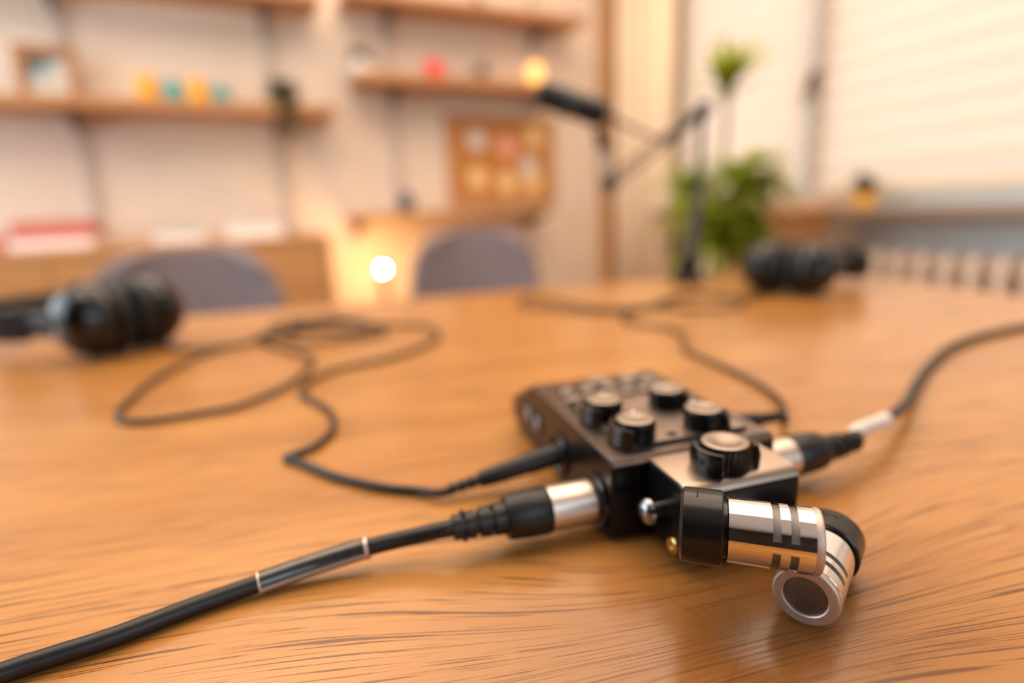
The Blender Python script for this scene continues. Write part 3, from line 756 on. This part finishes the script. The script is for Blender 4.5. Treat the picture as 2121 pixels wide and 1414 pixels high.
# raised plate that carries the gain knobs
bm = newbm(); prism(bm, rrect(10, 71, 7.5, 64, 1.2, 4), 37.3, 39.0, 'z'); part('knob_plate', bm, M['black_gloss'], bevel=0.25)
bm = newbm(); prism(bm, rrect(10.5, 70.5, 8, 63.5, 1.0, 4), 38.9, 39.15, 'z'); part('knob_panel', bm, M['panel_tan'])
# slanted display at the far end
Md = Matrix.Translation((40, 124.2, 27.9)) @ Matrix.Rotation(-math.atan2(15.9, 37), 4, 'X')
bm = newbm(); box(bm, -22, 22, -12, 12, -0.1, 0.8, Md); part('display', bm, M['lcd'], bevel=0.4)
# gain knobs
for kx, ky, side in ((17.5, 43.5, -1), (53, 45.5, 1), (19, 15.5, -1), (53.5, 15.5, 1)):
    Mk = Matrix.Translation((kx, ky, 38.2))
    bm = newbm()
    lathe(bm, [(0, 0), (8.8, 0), (8.8, 8.6), (8.3, 9.8), (7.2, 10.4), (5.0, 10.2), (3.0, 9.5), (0, 9.3)], Mk, 80, ribs=(0.22, (1, 2)))
    kn = part('gain_knob', bm, M['black'], sharp=50)
    bm = newbm(); lathe(bm, [(8.2, 10.05), (7.2, 10.55), (5.0, 10.35), (3.0, 9.65), (0, 9.45)], Mk, 48); part('knob_cap', bm, M['knob_top'], kn)
    bm = newbm(); box(bm, -0.5, 0.5, 4.6, 7.6, 10.2, 10.75, Mk @ Matrix.Rotation(math.radians(20*side), 4, 'Z')); part('pointer_mark', bm, M['paper'], kn)
    # guard: an arc wall on the outer side of the knob
    bm = newbm(); n = 18; ring = []
    for i in range(n+1):
        a = math.radians((180 if side < 0 else 0)-58+116*i/n)
        c_, s_ = math.cos(a), math.sin(a)
        ring.append([bm.verts.new(Mk @ Vector((r*c_, r*s_, z))) for r, z in ((9.7, 0), (9.7, 8.2), (11.2, 8.2), (12.4, 0))])
    for A, B in zip(ring[:-1], ring[1:]):
        for q in range(4): bm.faces.new((A[q], A[(q+1) % 4], B[(q+1) % 4], B[q]))
    bm.faces.new(ring[0]); bm.faces.new(ring[-1][::-1])
    bmesh.ops.recalc_face_normals(bm, faces=bm.faces[:])
    part('knob_guard', bm, M['black_gloss'], kn, bevel=0.4)
bm = newbm(); cyl(bm, (35.5, 12.5, 39.0), (35.5, 12.5, 39.3), 2.4, seg=20); part('pad_button', bm, M['hole'])
bm = newbm(); cyl(bm, (36, 46, 39.0), (36, 46, 39.8), 2.4, seg=20); part('pad_button', bm, M['button'])
# track and transport buttons
for i in range(6):
    bm = newbm(); x = 13+i*10.8; prism(bm, rrect(x-3.8, x+3.8, 69, 74, 1.6, 4), 38.0, 40.0, 'z'); part('track_button', bm, M['button'], bevel=0.5)
for i in range(5):
    bm = newbm(); x = 15+i*12.4; lathe(bm, [(0, 38), (4.0, 38), (4.0, 39.6), (3.4, 40.4), (0, 40.6)], Matrix.Translation((x, 84, 0)), 24); part('transport_button', bm, M['button'])
for i in range(3):
    bm = newbm(); x = 20+i*20; prism(bm, rrect(x-6, x+6, 94, 100, 2.2, 4), 38.0, 39.8, 'z'); part('menu_button', bm, M['red_button'] if i == 0 else M['button'], bevel=0.5, label='red button' if i == 0 else None)
# sockets on both sides
def socket(x, y, z, r, sgn, inner):
    Ms = Matrix.Translation((x, y, z)) @ Matrix.Rotation(PI/2*sgn, 4, 'Y')
    bm = newbm(); lathe(bm, [(r, -0.3), (r, 1.2), (r-0.8, 2.0), (r-2.0, 2.0), (r-2.6, 0.3), (0, 0.3)], Ms, 48); s = part('combo_socket', bm, M['black_gloss'])
    if inner:
        bm = newbm(); lathe(bm, [(5.6, 0.32), (5.6, 1.2), (4.6, 1.2), (4.4, 0.34)], Ms, 32); part('jack_ring', bm, M['nickel'], s)
    return s
XZ = 13.6
socket(0, 14, XZ, 12.4, -1, False); socket(0, 59, XZ+2, 11.5, -1, True)
socket(W_, 16, XZ, 12.4, 1, False); socket(W_, 59, XZ+2, 11.5, 1, True)
for y in (93, 109):
    bm = newbm(); box(bm, -0.2, 0.1, y-7, y+6, 15, 25); s = part('slider_slot', bm, M['hole'])
    bm = newbm(); box(bm, -1.6, -0.1, y-3.5, y+1.5, 16.5, 23.5); part('slide_switch', bm, M['switch'], s, bevel=0.4)
# X-Y microphone module
bm = newbm(); prism(bm, [(-0.4, 5.0), (-0.4, 33.5), (-3.2, 36.4), (-23.2, 36.4), (-25.6, 35.7), (-27.4, 33.9), (-28.2, 31.0), (-28.2, 5.0)], 16, 67.5)
mod = part('microphone_module', bm, M['black'], bevel=0.9, seg=3)
bm = newbm(); prism(bm, [(-0.6, 36.3), (-0.6, 36.6), (-23.2, 36.6), (-25.7, 35.9), (-27.6, 34.0), (-28.1, 32.6), (-27.8, 32.5), (-27.0, 34.0), (-25.4, 35.4), (-23.2, 36.2)], 16.6, 66.9); part('module_top_sheen', bm, M['module_sheen'], mod, bevel=0.12)  # added skin, colours the warm reflection onto the black module's top
bm = newbm(); box(bm, 22, 60, -8, 1.0, 3.0, 34.0); part('module_plinth', bm, M['black'], mod, bevel=0.6)
Mk = Matrix.Translation((40.5, -17.0, 36.3))
bm = newbm(); lathe(bm, [(0, 0), (9.6, 0), (9.6, 9.8), (9.1, 10.8), (8.2, 11.2), (6.0, 11.0), (4.0, 9.9), (0, 9.6)], Mk, 72, ribs=(0.55, (1, 2))); dial = part('level_dial', bm, M['black'], mod, sharp=40)
bm = newbm(); lathe(bm, [(9.0, 10.85), (8.2, 11.3), (6.0, 11.1), (4.0, 10.0), (0, 9.7)], Mk, 56); o = obj('dial_cap', bm, M['knob_top'], mod, scale=0.001)
for side, a_c, sp in ((-1, 188, 44), (1, 8, 40)):
    bm = newbm(); n = 18; ring = []
    for i in range(n+1):
        a = math.radians(a_c-sp+2*sp*i/n); c_, s_ = math.cos(a), math.sin(a)
        ring.append([bm.verts.new(Mk @ Vector((r*c_, r*s_, z))) for r, z in ((10.5, 0), (10.5, 9.8), (12.4, 9.8), (13.4, 6), (13.0, 0))])
    for A, B in zip(ring[:-1], ring[1:]):
        for q in range(5): bm.faces.new((A[q], A[(q+1) % 5], B[(q+1) % 5], B[q]))
    bm.faces.new(ring[0]); bm.faces.new(ring[-1][::-1]); bmesh.ops.recalc_face_normals(bm, faces=bm.faces[:])
    part('dial_guard', bm, M['black_gloss'], mod, bevel=0.4)
Ms = Matrix.Translation((13.5, -12.5, 20.5)) @ Matrix.Rotation(-PI/2, 4, 'Y')
bm = newbm(); lathe(bm, [(0, -5), (3.2, -5), (3.2, 2.4), (5.0, 2.8), (5.4, 3.4), (5.3, 4.8), (4.2, 6.3), (2.2, 7.2), (0, 7.5)], Ms, 32); part('release_stud', bm, M['gunmetal'], mod, label='polished metal stud')
Ms = Matrix.Translation((15.95, -21.0, 9.0)) @ Matrix.Rotation(-PI/2, 4, 'Y')
bm = newbm(); lathe(bm, [(3.4, -0.4), (3.4, 0.5), (2.9, 0.9), (2.0, 0.7), (1.6, 0.1), (0, 0.0)], Ms, 28); part('screw', bm, M['brass'], mod, label='gold screw')

def capsule(end, phi, mirror, rbase):
    """end = centre of the front face, axis along the pointing direction"""
    d = Vector((math.sin(phi)*mirror, -math.cos(phi), 0)); end = Vector(end)
    r = 10.43; L = 27.8
    # frame: local z = axis (pointing), local x = horizontal side, local y = up
    zx = d; yx = Vector((0, 0, 1)); xx = yx.cross(zx)
    Mx = Matrix((xx, yx, zx)).transposed().to_4x4(); Mx.translation = end
    # shell with slots, axial stations measured back from the front face
    bm = newbm(); SEG = 120
    st = [-L, -L+0.25, -14.9, -14.75, -12.35, -12.2, -9.75, -9.6, -7.2, -7.05, -2.75, -2.55, -2.4]
    rr = [r-0.35, r, r, r, r, r, r, r, r, r, r, r, r-0.18]
    rings = [[bm.verts.new(Mx @ Vector((q*math.cos(2*PI*i/SEG), q*math.sin(2*PI*i/SEG), z))) for i in range(SEG)] for q, z in zip(rr, st)]
    def gap(i):
        a = (math.degrees(2*PI*(i+0.5)/SEG)*(1 if mirror > 0 else 1)) % 120
        return 0 <= (a-(159-120 if mirror > 0 else 0)+0.0) % 120 < 21
    for k in range(len(st)-1):
        slot = (st[k] >= -14.8 and st[k+1] <= -12.3) or (st[k] >= -9.65 and st[k+1] <= -7.15)
        for i in range(SEG):
            if slot and not gap(i): continue
            j = (i+1) % SEG
            bm.faces.new((rings[k][i], rings[k][j], rings[k+1][j], rings[k+1][i]))
    # thickness of the shell: inner walls at the slots
    ret = bmesh.ops.extrude_edge_only(bm, edges=[e for e in bm.edges if e.is_boundary and all(-14.9 < (Mx.inverted() @ v.co).z < -7.0 for v in e.verts)])
    Mi = Mx.inverted()
    for v in [g for g in ret['geom'] if isinstance(g, bmesh.types.BMVert)]:
        l = Mi @ v.co; rho = math.hypot(l.x, l.y); f = (rho-0.9)/rho; v.co = Mx @ Vector((l.x*f, l.y*f, l.z))
    bmesh.ops.recalc_face_normals(bm, faces=bm.faces[:])
    cap = part('microphone_capsule', bm, M['chrome'], sharp=30)
    # front ring
    bm = newbm(); lathe(bm, [(r-0.25, -2.42), (r, -2.3), (r, -1.2), (r-0.12, -0.6), (r-0.45, -0.2), (r-0.9, 0.0), (7.2, 0.0), (6.75, -0.3), (6.7, -0.8)], Mx, 96); part('front_ring', bm, M['satin'], cap, sharp=22)
    # grille disc + side grille with uv in millimetres
    bm = newbm(); uvl = bm.loops.layers.uv.new('UVMap')
    c = bm.verts.new(Mx @ Vector((0, 0, -0.45)))
    NR = 5; RS = []
    for q in range(1, NR+1):
        R_ = 6.75*q/NR
        RS.append([bm.verts.new(Mx @ Vector((R_*math.cos(2*PI*i/48), R_*math.sin(2*PI*i/48), -0.45-0.35*(q/NR)**2))) for i in range(48)])
    for i in range(48):
        j = (i+1) % 48
        bm.faces.new((c, RS[0][i], RS[0][j]))
        for q in range(NR-1): bm.faces.new((RS[q][i], RS[q+1][i], RS[q+1][j], RS[q][j]))
    for f in bm.faces:
        for lp in f.loops:
            l = Mi @ lp.vert.co; lp[uvl].uv = (l.x, l.y)
    R2 = [[bm.verts.new(Mx @ Vector(((r-0.75)*math.cos(2*PI*i/SEG), (r-0.75)*math.sin(2*PI*i/SEG), z))) for i in range(SEG)] for z in (-15.2, -6.8)]
    for i in range(SEG):
        j = (i+1) % SEG
        f = bm.faces.new((R2[0][i], R2[0][j], R2[1][j], R2[1][i]))
        u0 = (r-0.75)*2*PI*i/SEG; u1 = (r-0.75)*2*PI*(i+1)/SEG
        for lp, q in zip(f.loops, ((u0, 0), (u1, 0), (u1, 8.4), (u0, 8.4))):
            cc, ss = math.cos(0.78), math.sin(0.78)
            lp[uvl].uv = (q[0]*cc-q[1]*ss, q[0]*ss+q[1]*cc)
    part('grille', bm, M['grille'], cap, sharp=60)
    # black base behind the silver capsule
    bm = newbm(); b0 = -L-14.8
    lathe(bm, [(0, b0), (rbase-1.2, b0), (rbase, b0+1.0), (rbase, -L-1.9), (rbase-0.5, -L-1.4), (r-1.2, -L-1.3), (r-1.2, -L+0.2), (0, -L+0.2)], Mx, 72); bs = part('capsule_base', bm, M['black_metal'], cap, sharp=40)
    bm = newbm()
    box(bm, -2.6, 2.6, rbase-0.15, rbase+0.05, -L-9.8, -L-9.3, Mx)
    obj('base_slot', bm, M['hole'], cap, scale=0.001)
    return d
PHL = math.radians(54.7); PHR = math.radians(55.5)
capsule((40.4, -65.2, 32.5), PHL, 1, 12.4)
capsule((37.7, -64.0, 11.8), PHR, -1, 11.6)
# hinge arms that carry the capsules
bm = newbm(); prism(bm, [(7, -38), (14.5, -30), (17, -26), (32, -26), (32, -30), (20, -37), (12, -44)], 22, 33, 'z')
part('microphone_arm', bm, M['black'], bevel=0.8)
bm = newbm(); prism(bm, [(73, -38), (67.5, -29), (65, -26), (52, -26), (52, -30), (60, -37), (68, -44)], 2.5, 20, 'z')
part('microphone_arm', bm, M['black'], bevel=0.8)
for x, y in ((8, 10), (72, 10), (8, 122), (72, 122)):
    bm = newbm(); cyl(bm, (x, y, 0.0), (x, y, 0.7), 4.0); part('rubber_foot', bm, M['rubber'])

# ================================================================== CABLES
def wpath(pts, n=12): return smooth_path(pts, n)
def xlr(parent, p, d, loc):
    """locking connector: p = point at the socket, d = direction away from the recorder (world), all in the cable's frame"""
    Mx = frame_from(Vector(p)-Vector(loc), d)
    m = 0.001
    def L(prof): return [(a*m, b*m) for a, b in prof]
    bm = newbm(); lathe(bm, L([(0, 0), (9.0, 0), (9.5, 0.6), (9.5, 3.2), (9.3, 3.4), (9.3, 4.2), (9.5, 4.4), (9.5, 21.5), (0, 21.5)]), Mx, 64); sh = obj('plug_shell', bm, M['nickel'], parent, sharp=40); sh['label'] = 'silver connector shell'
    bm = newbm(); lathe(bm, L([(0, 21.4), (9.7, 21.4), (10.1, 22.4), (10.0, 30), (9.4, 38.5), (8.6, 40.2), (0, 40.2)]), Mx, 64)
    for k in range(12):
        a = 2*PI*k/12
        box(bm, -0.0012, 0.0012, -0.0004, 0.0005, 0.0245, 0.0365, Mx @ Matrix.Rotation(a, 4, 'Z') @ Matrix.Translation((0, 0.00975, 0)) @ Matrix.Rotation(0.05, 4, 'X'))
    obj('plug_body', bm, M['rubber'], parent, sharp=30)
    bm = newbm(); lathe(bm, L([(0, 40), (6.8, 40), (6.6, 45.4), (4.6, 45.5), (4.6, 47.0), (6.3, 47.1), (6.0, 51.4), (4.4, 51.5), (4.4, 53.2), (5.7, 53.3), (5.4, 57.2), (4.2, 57.3), (4.2, 58.8), (5.2, 58.9), (5.0, 62.5), (0, 62.5)]), Mx, 40)
    # half ribs between the rings
    for z0, z1, a in ((45.4, 47.1, 0.6), (51.4, 53.3, 2.3), (57.2, 58.9, 0.2)):
        box(bm, -0.0022, 0.0022, 0.0035, 0.0060, z0*m, z1*m, Mx @ Matrix.Rotation(a, 4, 'Z')); box(bm, -0.0022, 0.0022, 0.0035, 0.0060, z0*m, z1*m, Mx @ Matrix.Rotation(a+PI, 4, 'Z'))
    obj('strain_relief', bm, M['rubber'], parent, sharp=30)
# left microphone cable
p0 = dev(-2.0, 14, XZ); dL = -DEX
e0 = p0+dL*0.0615
t = thing('microphone_cable', 'thick black microphone cable with silver plug and clear sleeve in the left foreground', 'cable', (e0.x, e0.y, 0), 0, None)
loc = Vector((e0.x, e0.y, 0))
xlr(t, p0, dL, loc)
RC = 0.0034
pts = [e0-dL*0.004, e0+dL*0.004]
for px, py, z in ((850, 1112, 0.0108), (764, 1133, 0.0090), (645, 1170, 0.0062), (527, 1211, 0.0042), (400, 1256, RC+0.0002), (237, 1318, RC+0.0002), (100, 1362, RC+0.0002), (0, 1395, RC+0.0002), (-200, 1470, RC+0.0002), (-420, 1580, RC+0.0002)):
    pts.append(onz(px, py, z))
path = [p-loc for p in wpath(pts, 14)]
bm = newbm(); sweep(bm, path, RC, 20); obj('cord', bm, M['rubber'], t)
def nearest(path, w):
    w = Vector(w); return min(range(len(path)), key=lambda i: (path[i]-w).length)
def pixi(path, px, loc):
    # index of the path sample whose image column is closest to px
    best = None
    for i, p in enumerate(path):
        q = R3.transposed() @ (p+loc-CAMP); x = CX+FPX*q.x/-q.z
        if best is None or abs(x-px) < best[0]: best = (abs(x-px), i)
    return best[1]
i0 = pixi(path, 764, loc); i1 = pixi(path, 532, loc)
seg_ = path[i0:i1+1]
bm = newbm(); sweep(bm, [p for p in seg_], RC+0.0009, 20); o = obj('clear_sleeve', bm, M['clear'], t); o['label'] = 'clear plastic sleeve'
bm = newbm(); sweep(bm, seg_, RC+0.0007, 8, arc=(math.radians(-58), math.radians(0))); obj('paper_strip', bm, M['paper'], t)
bm = newbm(); sweep(bm, seg_[:2], RC+0.0011, 20); obj('sleeve_rim', bm, M['satin'], t)
bm = newbm(); sweep(bm, [seg_[-1].lerp(seg_[-2], 0.5), seg_[-1]], RC+0.0011, 20); obj('sleeve_rim', bm, M['satin'], t)

# right microphone cable
p0 = dev(W_+2.0, 16, XZ+0.5); dR = (DEX+Vector((0, 0, 0.03))).normalized()
e0 = p0+dR*0.0615
t = thing('microphone_cable', 'black microphone cable with a white sleeve leaving the recorder to the right', 'cable', (e0.x, e0.y, 0), 0, None)
loc = Vector((e0.x, e0.y, 0))
xlr(t, p0, dR, loc)
RC2 = 0.0031
pts = [e0-dR*0.004, e0+dR*0.003]
for px, py, z in ((1775, 893, 0.0175), (1835, 868, 0.0150), (1880, 832, 0.0095), (1898, 795, 0.005), (1925, 758, RC2+0.0003), (1970, 718, RC2+0.0003), (2040, 693, RC2+0.0003), (2121, 677, RC2+0.0003), (2230, 660, RC2+0.0003)):
    pts.append(onz(px, py, z))
path = [p-loc for p in wpath(pts, 12)]
bm = newbm(); sweep(bm, path, RC2, 16); obj('cord', bm, M['rubber'], t)
i0 = pixi(path, 1772, loc); i1 = pixi(path, 1836, loc)
bm = newbm(); sweep(bm, path[i0:i1+1], RC2+0.0008, 20); o = obj('label_sleeve', bm, M['note_grey'], t); o['label'] = 'white label sleeve'

# ================================================================== HEADPHONES
def headphones(label, loc, rz, R, gap, cableset, tilt=0.0):
    t = thing('headphones', label, 'headphones', loc, rz, 'black headphones lying on the table')
    for sx in (-1, 1):
        Mx = Matrix.Translation((sx*gap, 0, R)) @ Matrix.Rotation(PI/2*sx, 4, 'Y') @ Matrix.Rotation(0, 4, 'X')
        bm = newbm(); lathe(bm, [(R*0.80, 0.0), (R*0.93, 0.004), (R*0.97, 0.012), (R*0.90, 0.022), (R*0.76, 0.032), (R*0.52, 0.040), (R*0.25, 0.0435), (0, 0.0445)], Mx, 56); c = obj('ear_cup', bm, M['black_gloss'], t)
        bm = newbm(); lathe(bm, [(R*0.98, 0.0125), (R*1.0, 0.014), (R*0.975, 0.017), (R*0.95, 0.0165)], Mx, 56); obj('cup_ring', bm, M['satin'] if False else M['black_metal'], c)
        bm = newbm(); lathe(bm, [(R*0.55, -0.004), (R*0.60, -0.014), (R*0.78, -0.019), (R*0.94, -0.014), (R*0.99, -0.009), (R*0.95, -0.001), (R*0.80, 0.001), (R*0.5, -0.002), (0, -0.002)], Mx, 56); obj('ear_cushion', bm, M['dark_rub'], t)
        # yoke arm
        bm = newbm(); sweep(bm, smooth_path([(sx*(gap+0.020), -R*0.55, R*0.9), (sx*(gap+0.036), 0.0, R*0.95), (sx*(gap+0.040), R*0.9, R*0.95), (sx*(gap+0.046), R*1.4, R*0.95)], 8), 0.013, 14, flat=0.35, up=(1, 0, 0)); obj('yoke', bm, M['dark_rub'], t)
    g = gap+0.046
    arc = smooth_path([(-g, R*1.3, R*0.95), (-g-0.016, R*2.3, R*0.95), (-g+0.002, R*3.8, R*0.95), (-g*0.5, R*4.9, R*0.95), (0, R*5.2, R*0.95), (g*0.5, R*4.9, R*0.95), (g-0.002, R*3.8, R*0.95), (g+0.016, R*2.2, R*0.95), (g, R*1.3, R*0.95)], 8)
    bm = newbm(); sweep(bm, arc, 0.017, 16, flat=0.22, up=(0, 0, 1)) if False else None
    n = len(arc); rings = []
    for i, p in enumerate(arc):
        d = (arc[min(i+1, n-1)]-arc[max(i-1, 0)]).normalized(); nrm = d.cross(Vector((0, 0, 1)))
        rings.append([bm.verts.new(p+nrm*a+Vector((0, 0, b))) for a, b in ((-0.004, -0.017), (0.004, -0.017), (0.0055, 0), (0.004, 0.017), (-0.004, 0.017), (-0.0055, 0))])
    for A, B in zip(rings[:-1], rings[1:]):
        for q in range(6): bm.faces.new((A[q], A[(q+1) % 6], B[(q+1) % 6], B[q]))
    bm.faces.new(rings[0][::-1]); bm.faces.new(rings[-1]); bmesh.ops.recalc_face_normals(bm, faces=bm.faces[:])
    obj('headband', bm, M['dark_rub'], t, bevel=0.002)
    bm = newbm(); inner = [Vector((p.x*0.86, p.y-0.010 if p.y > R*3.2 else p.y, p.z)) for p in arc if p.y > R*2.6]
    sweep(bm, inner, 0.013, 12, flat=0.55, up=(0, 0, 1)) ; obj('headband_pad', bm, M['dark_rub'], t)
    return t
def cable_of(t, pts, r, plug=None):
    bpy.context.view_layer.update()
    inv = (Matrix.Translation(t.location) @ Matrix.Rotation(t.rotation_euler.z, 4, 'Z')).inverted()
    path = [inv @ p for p in wpath(pts, 12)]
    bm = newbm(); sweep(bm, path, r, 12); c = obj('cable', bm, M['rubber'], t)
    if plug:
        p, d = plug; Mx = frame_from(inv @ p, inv.to_3x3() @ d); m = 0.001
        bm = newbm(); lathe(bm, [(a*m, b*m) for a, b in ((0, -9), (3.1, -9), (3.1, 0.5), (0, 0.5))], Mx, 24); obj('plug_tip', bm, M['brass'], c)
        bm = newbm(); lathe(bm, [(a*m, b*m) for a, b in ((0, 0), (5.0, 0), (5.6, 1), (5.6, 17), (5.0, 17.6), (5.0, 30), (4.4, 41), (3.4, 43), (2.6, 43.2), (2.6, 45), (3.4, 45.1), (3.4, 48), (2.5, 48.2), (2.5, 50), (3.2, 50.1), (3.2, 53), (2.4, 53.2), (2.4, 55), (2.9, 55.1), (2.8, 58.5), (0, 58.5))], Mx, 32); obj('jack_plug', bm, M['rubber'], c, sharp=30)
    return c
RH = 0.0415
ca = onz(205, 742); cb = onz(340, 712)
ctr = atd(252, 655, 0.62); ctr.z = 0
axis_ang = math.radians(62)
hl = headphones('black headphones lying on the table at the left edge of the photo', ctr, axis_ang, RH, 0.0205, None)
jp = dev(-1.0, 59, XZ+2); jd = (onz(928, 1015, 0.0048)-jp).normalized()
je = jp+jd*0.0585
zc = 0.0027
pts = [je-jd*0.003, je+jd*0.004]
for px, py in ((860, 1015), (820, 1012), (760, 1002), (690, 984), (620, 956), (592, 948), (610, 940), (655, 922), (688, 890), (688, 858), (660, 835), (625, 815), (640, 790), (700, 764), (800, 742), (880, 715), (908, 692), (880, 675), (800, 672), (700, 668), (620, 678), (560, 690), (530, 700), (570, 718), (640, 738), (640, 760), (590, 800), (500, 838), (400, 858), (300, 872), (246, 866), (262, 835), (330, 780), (430, 730), (540, 704), (640, 684), (720, 690), (770, 676), (700, 660), (610, 664), (560, 676), (610, 706), (690, 706), (800, 684), (700, 655), (620, 668), (560, 700), (430, 720)):
    pts.append(onz(px, py, zc))
w0 = ctr+Vector((0.06, -0.01, 0)); pts.append(Vector((w0.x, w0.y, zc))); pts.append(ctr+Vector((0.03, -0.012, 0.010)))
cable_of(hl, pts, 0.0022, (jp, jd))
# cable tie round the coil
# right headphones
ctr2 = atd(1632, 570, 0.80); ctr2.z = 0
hr = headphones('black headphones lying at the far right corner of the table', ctr2, math.radians(-42), 0.038, 0.0205, None)
jp = dev(W_+1.0, 59, XZ+2); jd = DEX.copy(); je = jp+jd*0.050
zc = 0.0027
pts = [je-jd*0.003, je+jd*0.003, je+jd*0.010+Vector((0, 0, -0.004))]
for px, py in ((1622, 868), (1622, 842), (1600, 815), (1550, 784), (1480, 750), (1425, 728), (1415, 712), (1412, 690), (1370, 676), (1310, 668), (1290, 655), (1340, 640), (1420, 640), (1500, 640), (1540, 625), (1480, 612), (1400, 614), (1330, 640), (1220, 645), (1130, 636), (1072, 628), (1100, 616), (1180, 628), (1260, 640), (1360, 632), (1430, 610), (1500, 618), (1560, 620)):
    pts.append(onz(px, py, zc))
pts.append(ctr2+Vector((-0.03, -0.012, 0.008)))
cable_of(hr, pts, 0.0020, (jp, jd))

# ================================================================== BOOM ARM WITH MICROPHONE
bp = onz(1425, 583, 0.0)
t = thing('microphone_boom_arm', 'black articulated microphone arm clamped to the far table edge', 'microphone stand', (bp.x, bp.y, 0.0), 0)
def rl(px, py, D): return atd(px, py, D)-bp
PA = Vector((0, 0, 0.03)); PB = rl(1447, 400, 1.05); PCt = rl(1456, 228, 1.05); PD = rl(1262, 381, 1.02); PE = rl(1240, 268, 1.00)
bm = newbm(); lathe(bm, [(0, 0.0003), (0.028, 0.0003), (0.030, 0.004), (0.026, 0.012), (0.018, 0.016), (0.018, 0.045), (0.012, 0.050), (0, 0.05)], None, 32); obj('clamp_base', bm, M['black_metal'], t)
bm = newbm(); cyl(bm, PA, PB, 0.0125, 0.0115, 20); obj('post', bm, M['black'], t)
bm = newbm(); cyl(bm, PB, PCt, 0.0065, 0.0065, 16); obj('post_extension', bm, M['black_metal'], t)
off = Vector((0, 0, 0.012))
bm = newbm(); cyl(bm, PCt, PCt.lerp(PD, 0.42), 0.0115, 0.0105, 16); obj('upper_arm', bm, M['black_metal'], t)
bm = newbm()
for o_ in (0.009, -0.009): cyl(bm, PCt.lerp(PD, 0.42)+off*(o_/0.012), PD+off*(o_/0.012), 0.0032, 0.0032, 10)
obj('arm_rod', bm, M['black_metal'], t)
bm = newbm(); cyl(bm, PD+Vector((0, -0.014, 0)), PD+Vector((0, 0.014, 0)), 0.0145, 0.0145, 24); obj('elbow_joint', bm, M['black_metal'], t)
bm = newbm(); cyl(bm, PD, PD.lerp(PE, 0.62), 0.0075, 0.0075, 16); obj('lower_arm', bm, M['satin'], t)
bm = newbm(); cyl(bm, PD.lerp(PE, 0.60), PE, 0.0085, 0.0105, 16); obj('mic_clip', bm, M['black_metal'], t)
bm = newbm(); cyl(bm, PCt+Vector((0, -0.012, 0)), PCt+Vector((0, 0.012, 0)), 0.014, 0.014, 24); obj('shoulder_joint', bm, M['black_metal'], t)
mA = atd(1250, 238, 0.985); mB = atd(1112, 192, 0.955)
Lm = (mB-mA).length
t2 = thing('studio_microphone', 'black cylindrical studio microphone held up by the boom arm', 'microphone', mA.lerp(mB, 0.5), 0)
mo = mA.lerp(mB, 0.5); Mx = frame_from(mA-mo, mB-mA)
bm = newbm(); lathe(bm, [(0, 0), (0.020, 0), (0.0235, 0.003), (0.0235, Lm*0.34), (0.0215, Lm*0.36), (0.0215, Lm*0.42), (0.0235, Lm*0.44), (0.0235, Lm*0.62), (0, Lm*0.62)], Mx, 40); obj('microphone_body', bm, M['black'], t2)
bm = newbm(); lathe(bm, [(0, Lm*0.62), (0.0225, Lm*0.62), (0.0225, Lm*0.94), (0.019, Lm), (0, Lm)], Mx, 40); obj('foam_windscreen', bm, M['dark_rub'], t2)
bm = newbm(); lathe(bm, [(0.0236, Lm*0.44), (0.0242, Lm*0.46), (0.0242, Lm*0.60), (0.0236, Lm*0.618)], Mx, 40); obj('grille_band', bm, M['grey_blue'], t2)
bm = newbm(); sweep(bm, smooth_path([mA-mo, mA-mo+Vector((0.02, 0.0, -0.008)), atd(1285, 254, 0.99)-mo, atd(1310, 266, 1.0)-mo, atd(1370, 290, 1.03)-mo], 8), [0.007]*12+[0.0035]*21, 10); obj('microphone_lead', bm, M['rubber'], t2)

# ================================================================== LIGHT
def area(name, loc, direction, sx, sy, power, color):
    l = bpy.data.lights.new(name, 'AREA'); l.shape = 'RECTANGLE'; l.size = sx; l.size_y = sy; l.energy = power; l.color = color
    o = bpy.data.objects.new(name, l); COL.objects.link(o); o.location = loc
    o.rotation_euler = Vector(direction).to_track_quat('-Z', 'Y').to_euler()
    return o
# daylight behind the blinds of the right window
area('daylight_right_window', RP(SC+0.35, (WT0+WT1)/2, (WZ0+WZ1)/2), -D0, WT1-WT0+0.5, WZ1-WZ0+0.5, 14.5, (1.0, 0.80, 0.72))
# cool daylight through the left window opening
area('daylight_left_window', RP(SL-0.10, (LW0+LW1)/2, (LZ0+LZ1)/2), D0, LW1-LW0-0.02, LZ1-LZ0-0.02, 30, (0.74, 0.88, 1.0))
area('daylight_front_window', RP((FS0+FS1)/2, QF+0.10, (FZ0+FZ1)/2), NW, FS1-FS0-0.02, FZ1-FZ0-0.02, 15, (0.66, 0.83, 1.0))
# added warm soft panel below the ceiling, evens the light on the walls
area('ceiling_fill', RP(0.40, 1.42, CEIL-0.03), (0, 0, -1), 3.0, 2.4, 74, (1.0, 0.80, 0.62))
w = bpy.data.worlds.new('world'); SCN.world = w; w.use_nodes = True
w.node_tree.nodes['Background'].inputs[0].default_value = (1.0, 0.90, 0.78, 1); w.node_tree.nodes['Background'].inputs[1].default_value = 0.6

vs = SCN.view_settings
vs.view_transform = 'Standard'; vs.look = 'None'; vs.gamma = 1.0; vs.use_curve_mapping = False; vs.exposure = 0.30
SCN.display_settings.display_device = 'sRGB'
try:
    SCN.cycles.use_denoising = True
    SCN.cycles.max_bounces = 10; SCN.cycles.transparent_max_bounces = 12
    SCN.cycles.sample_clamp_indirect = 8.0
except Exception: pass
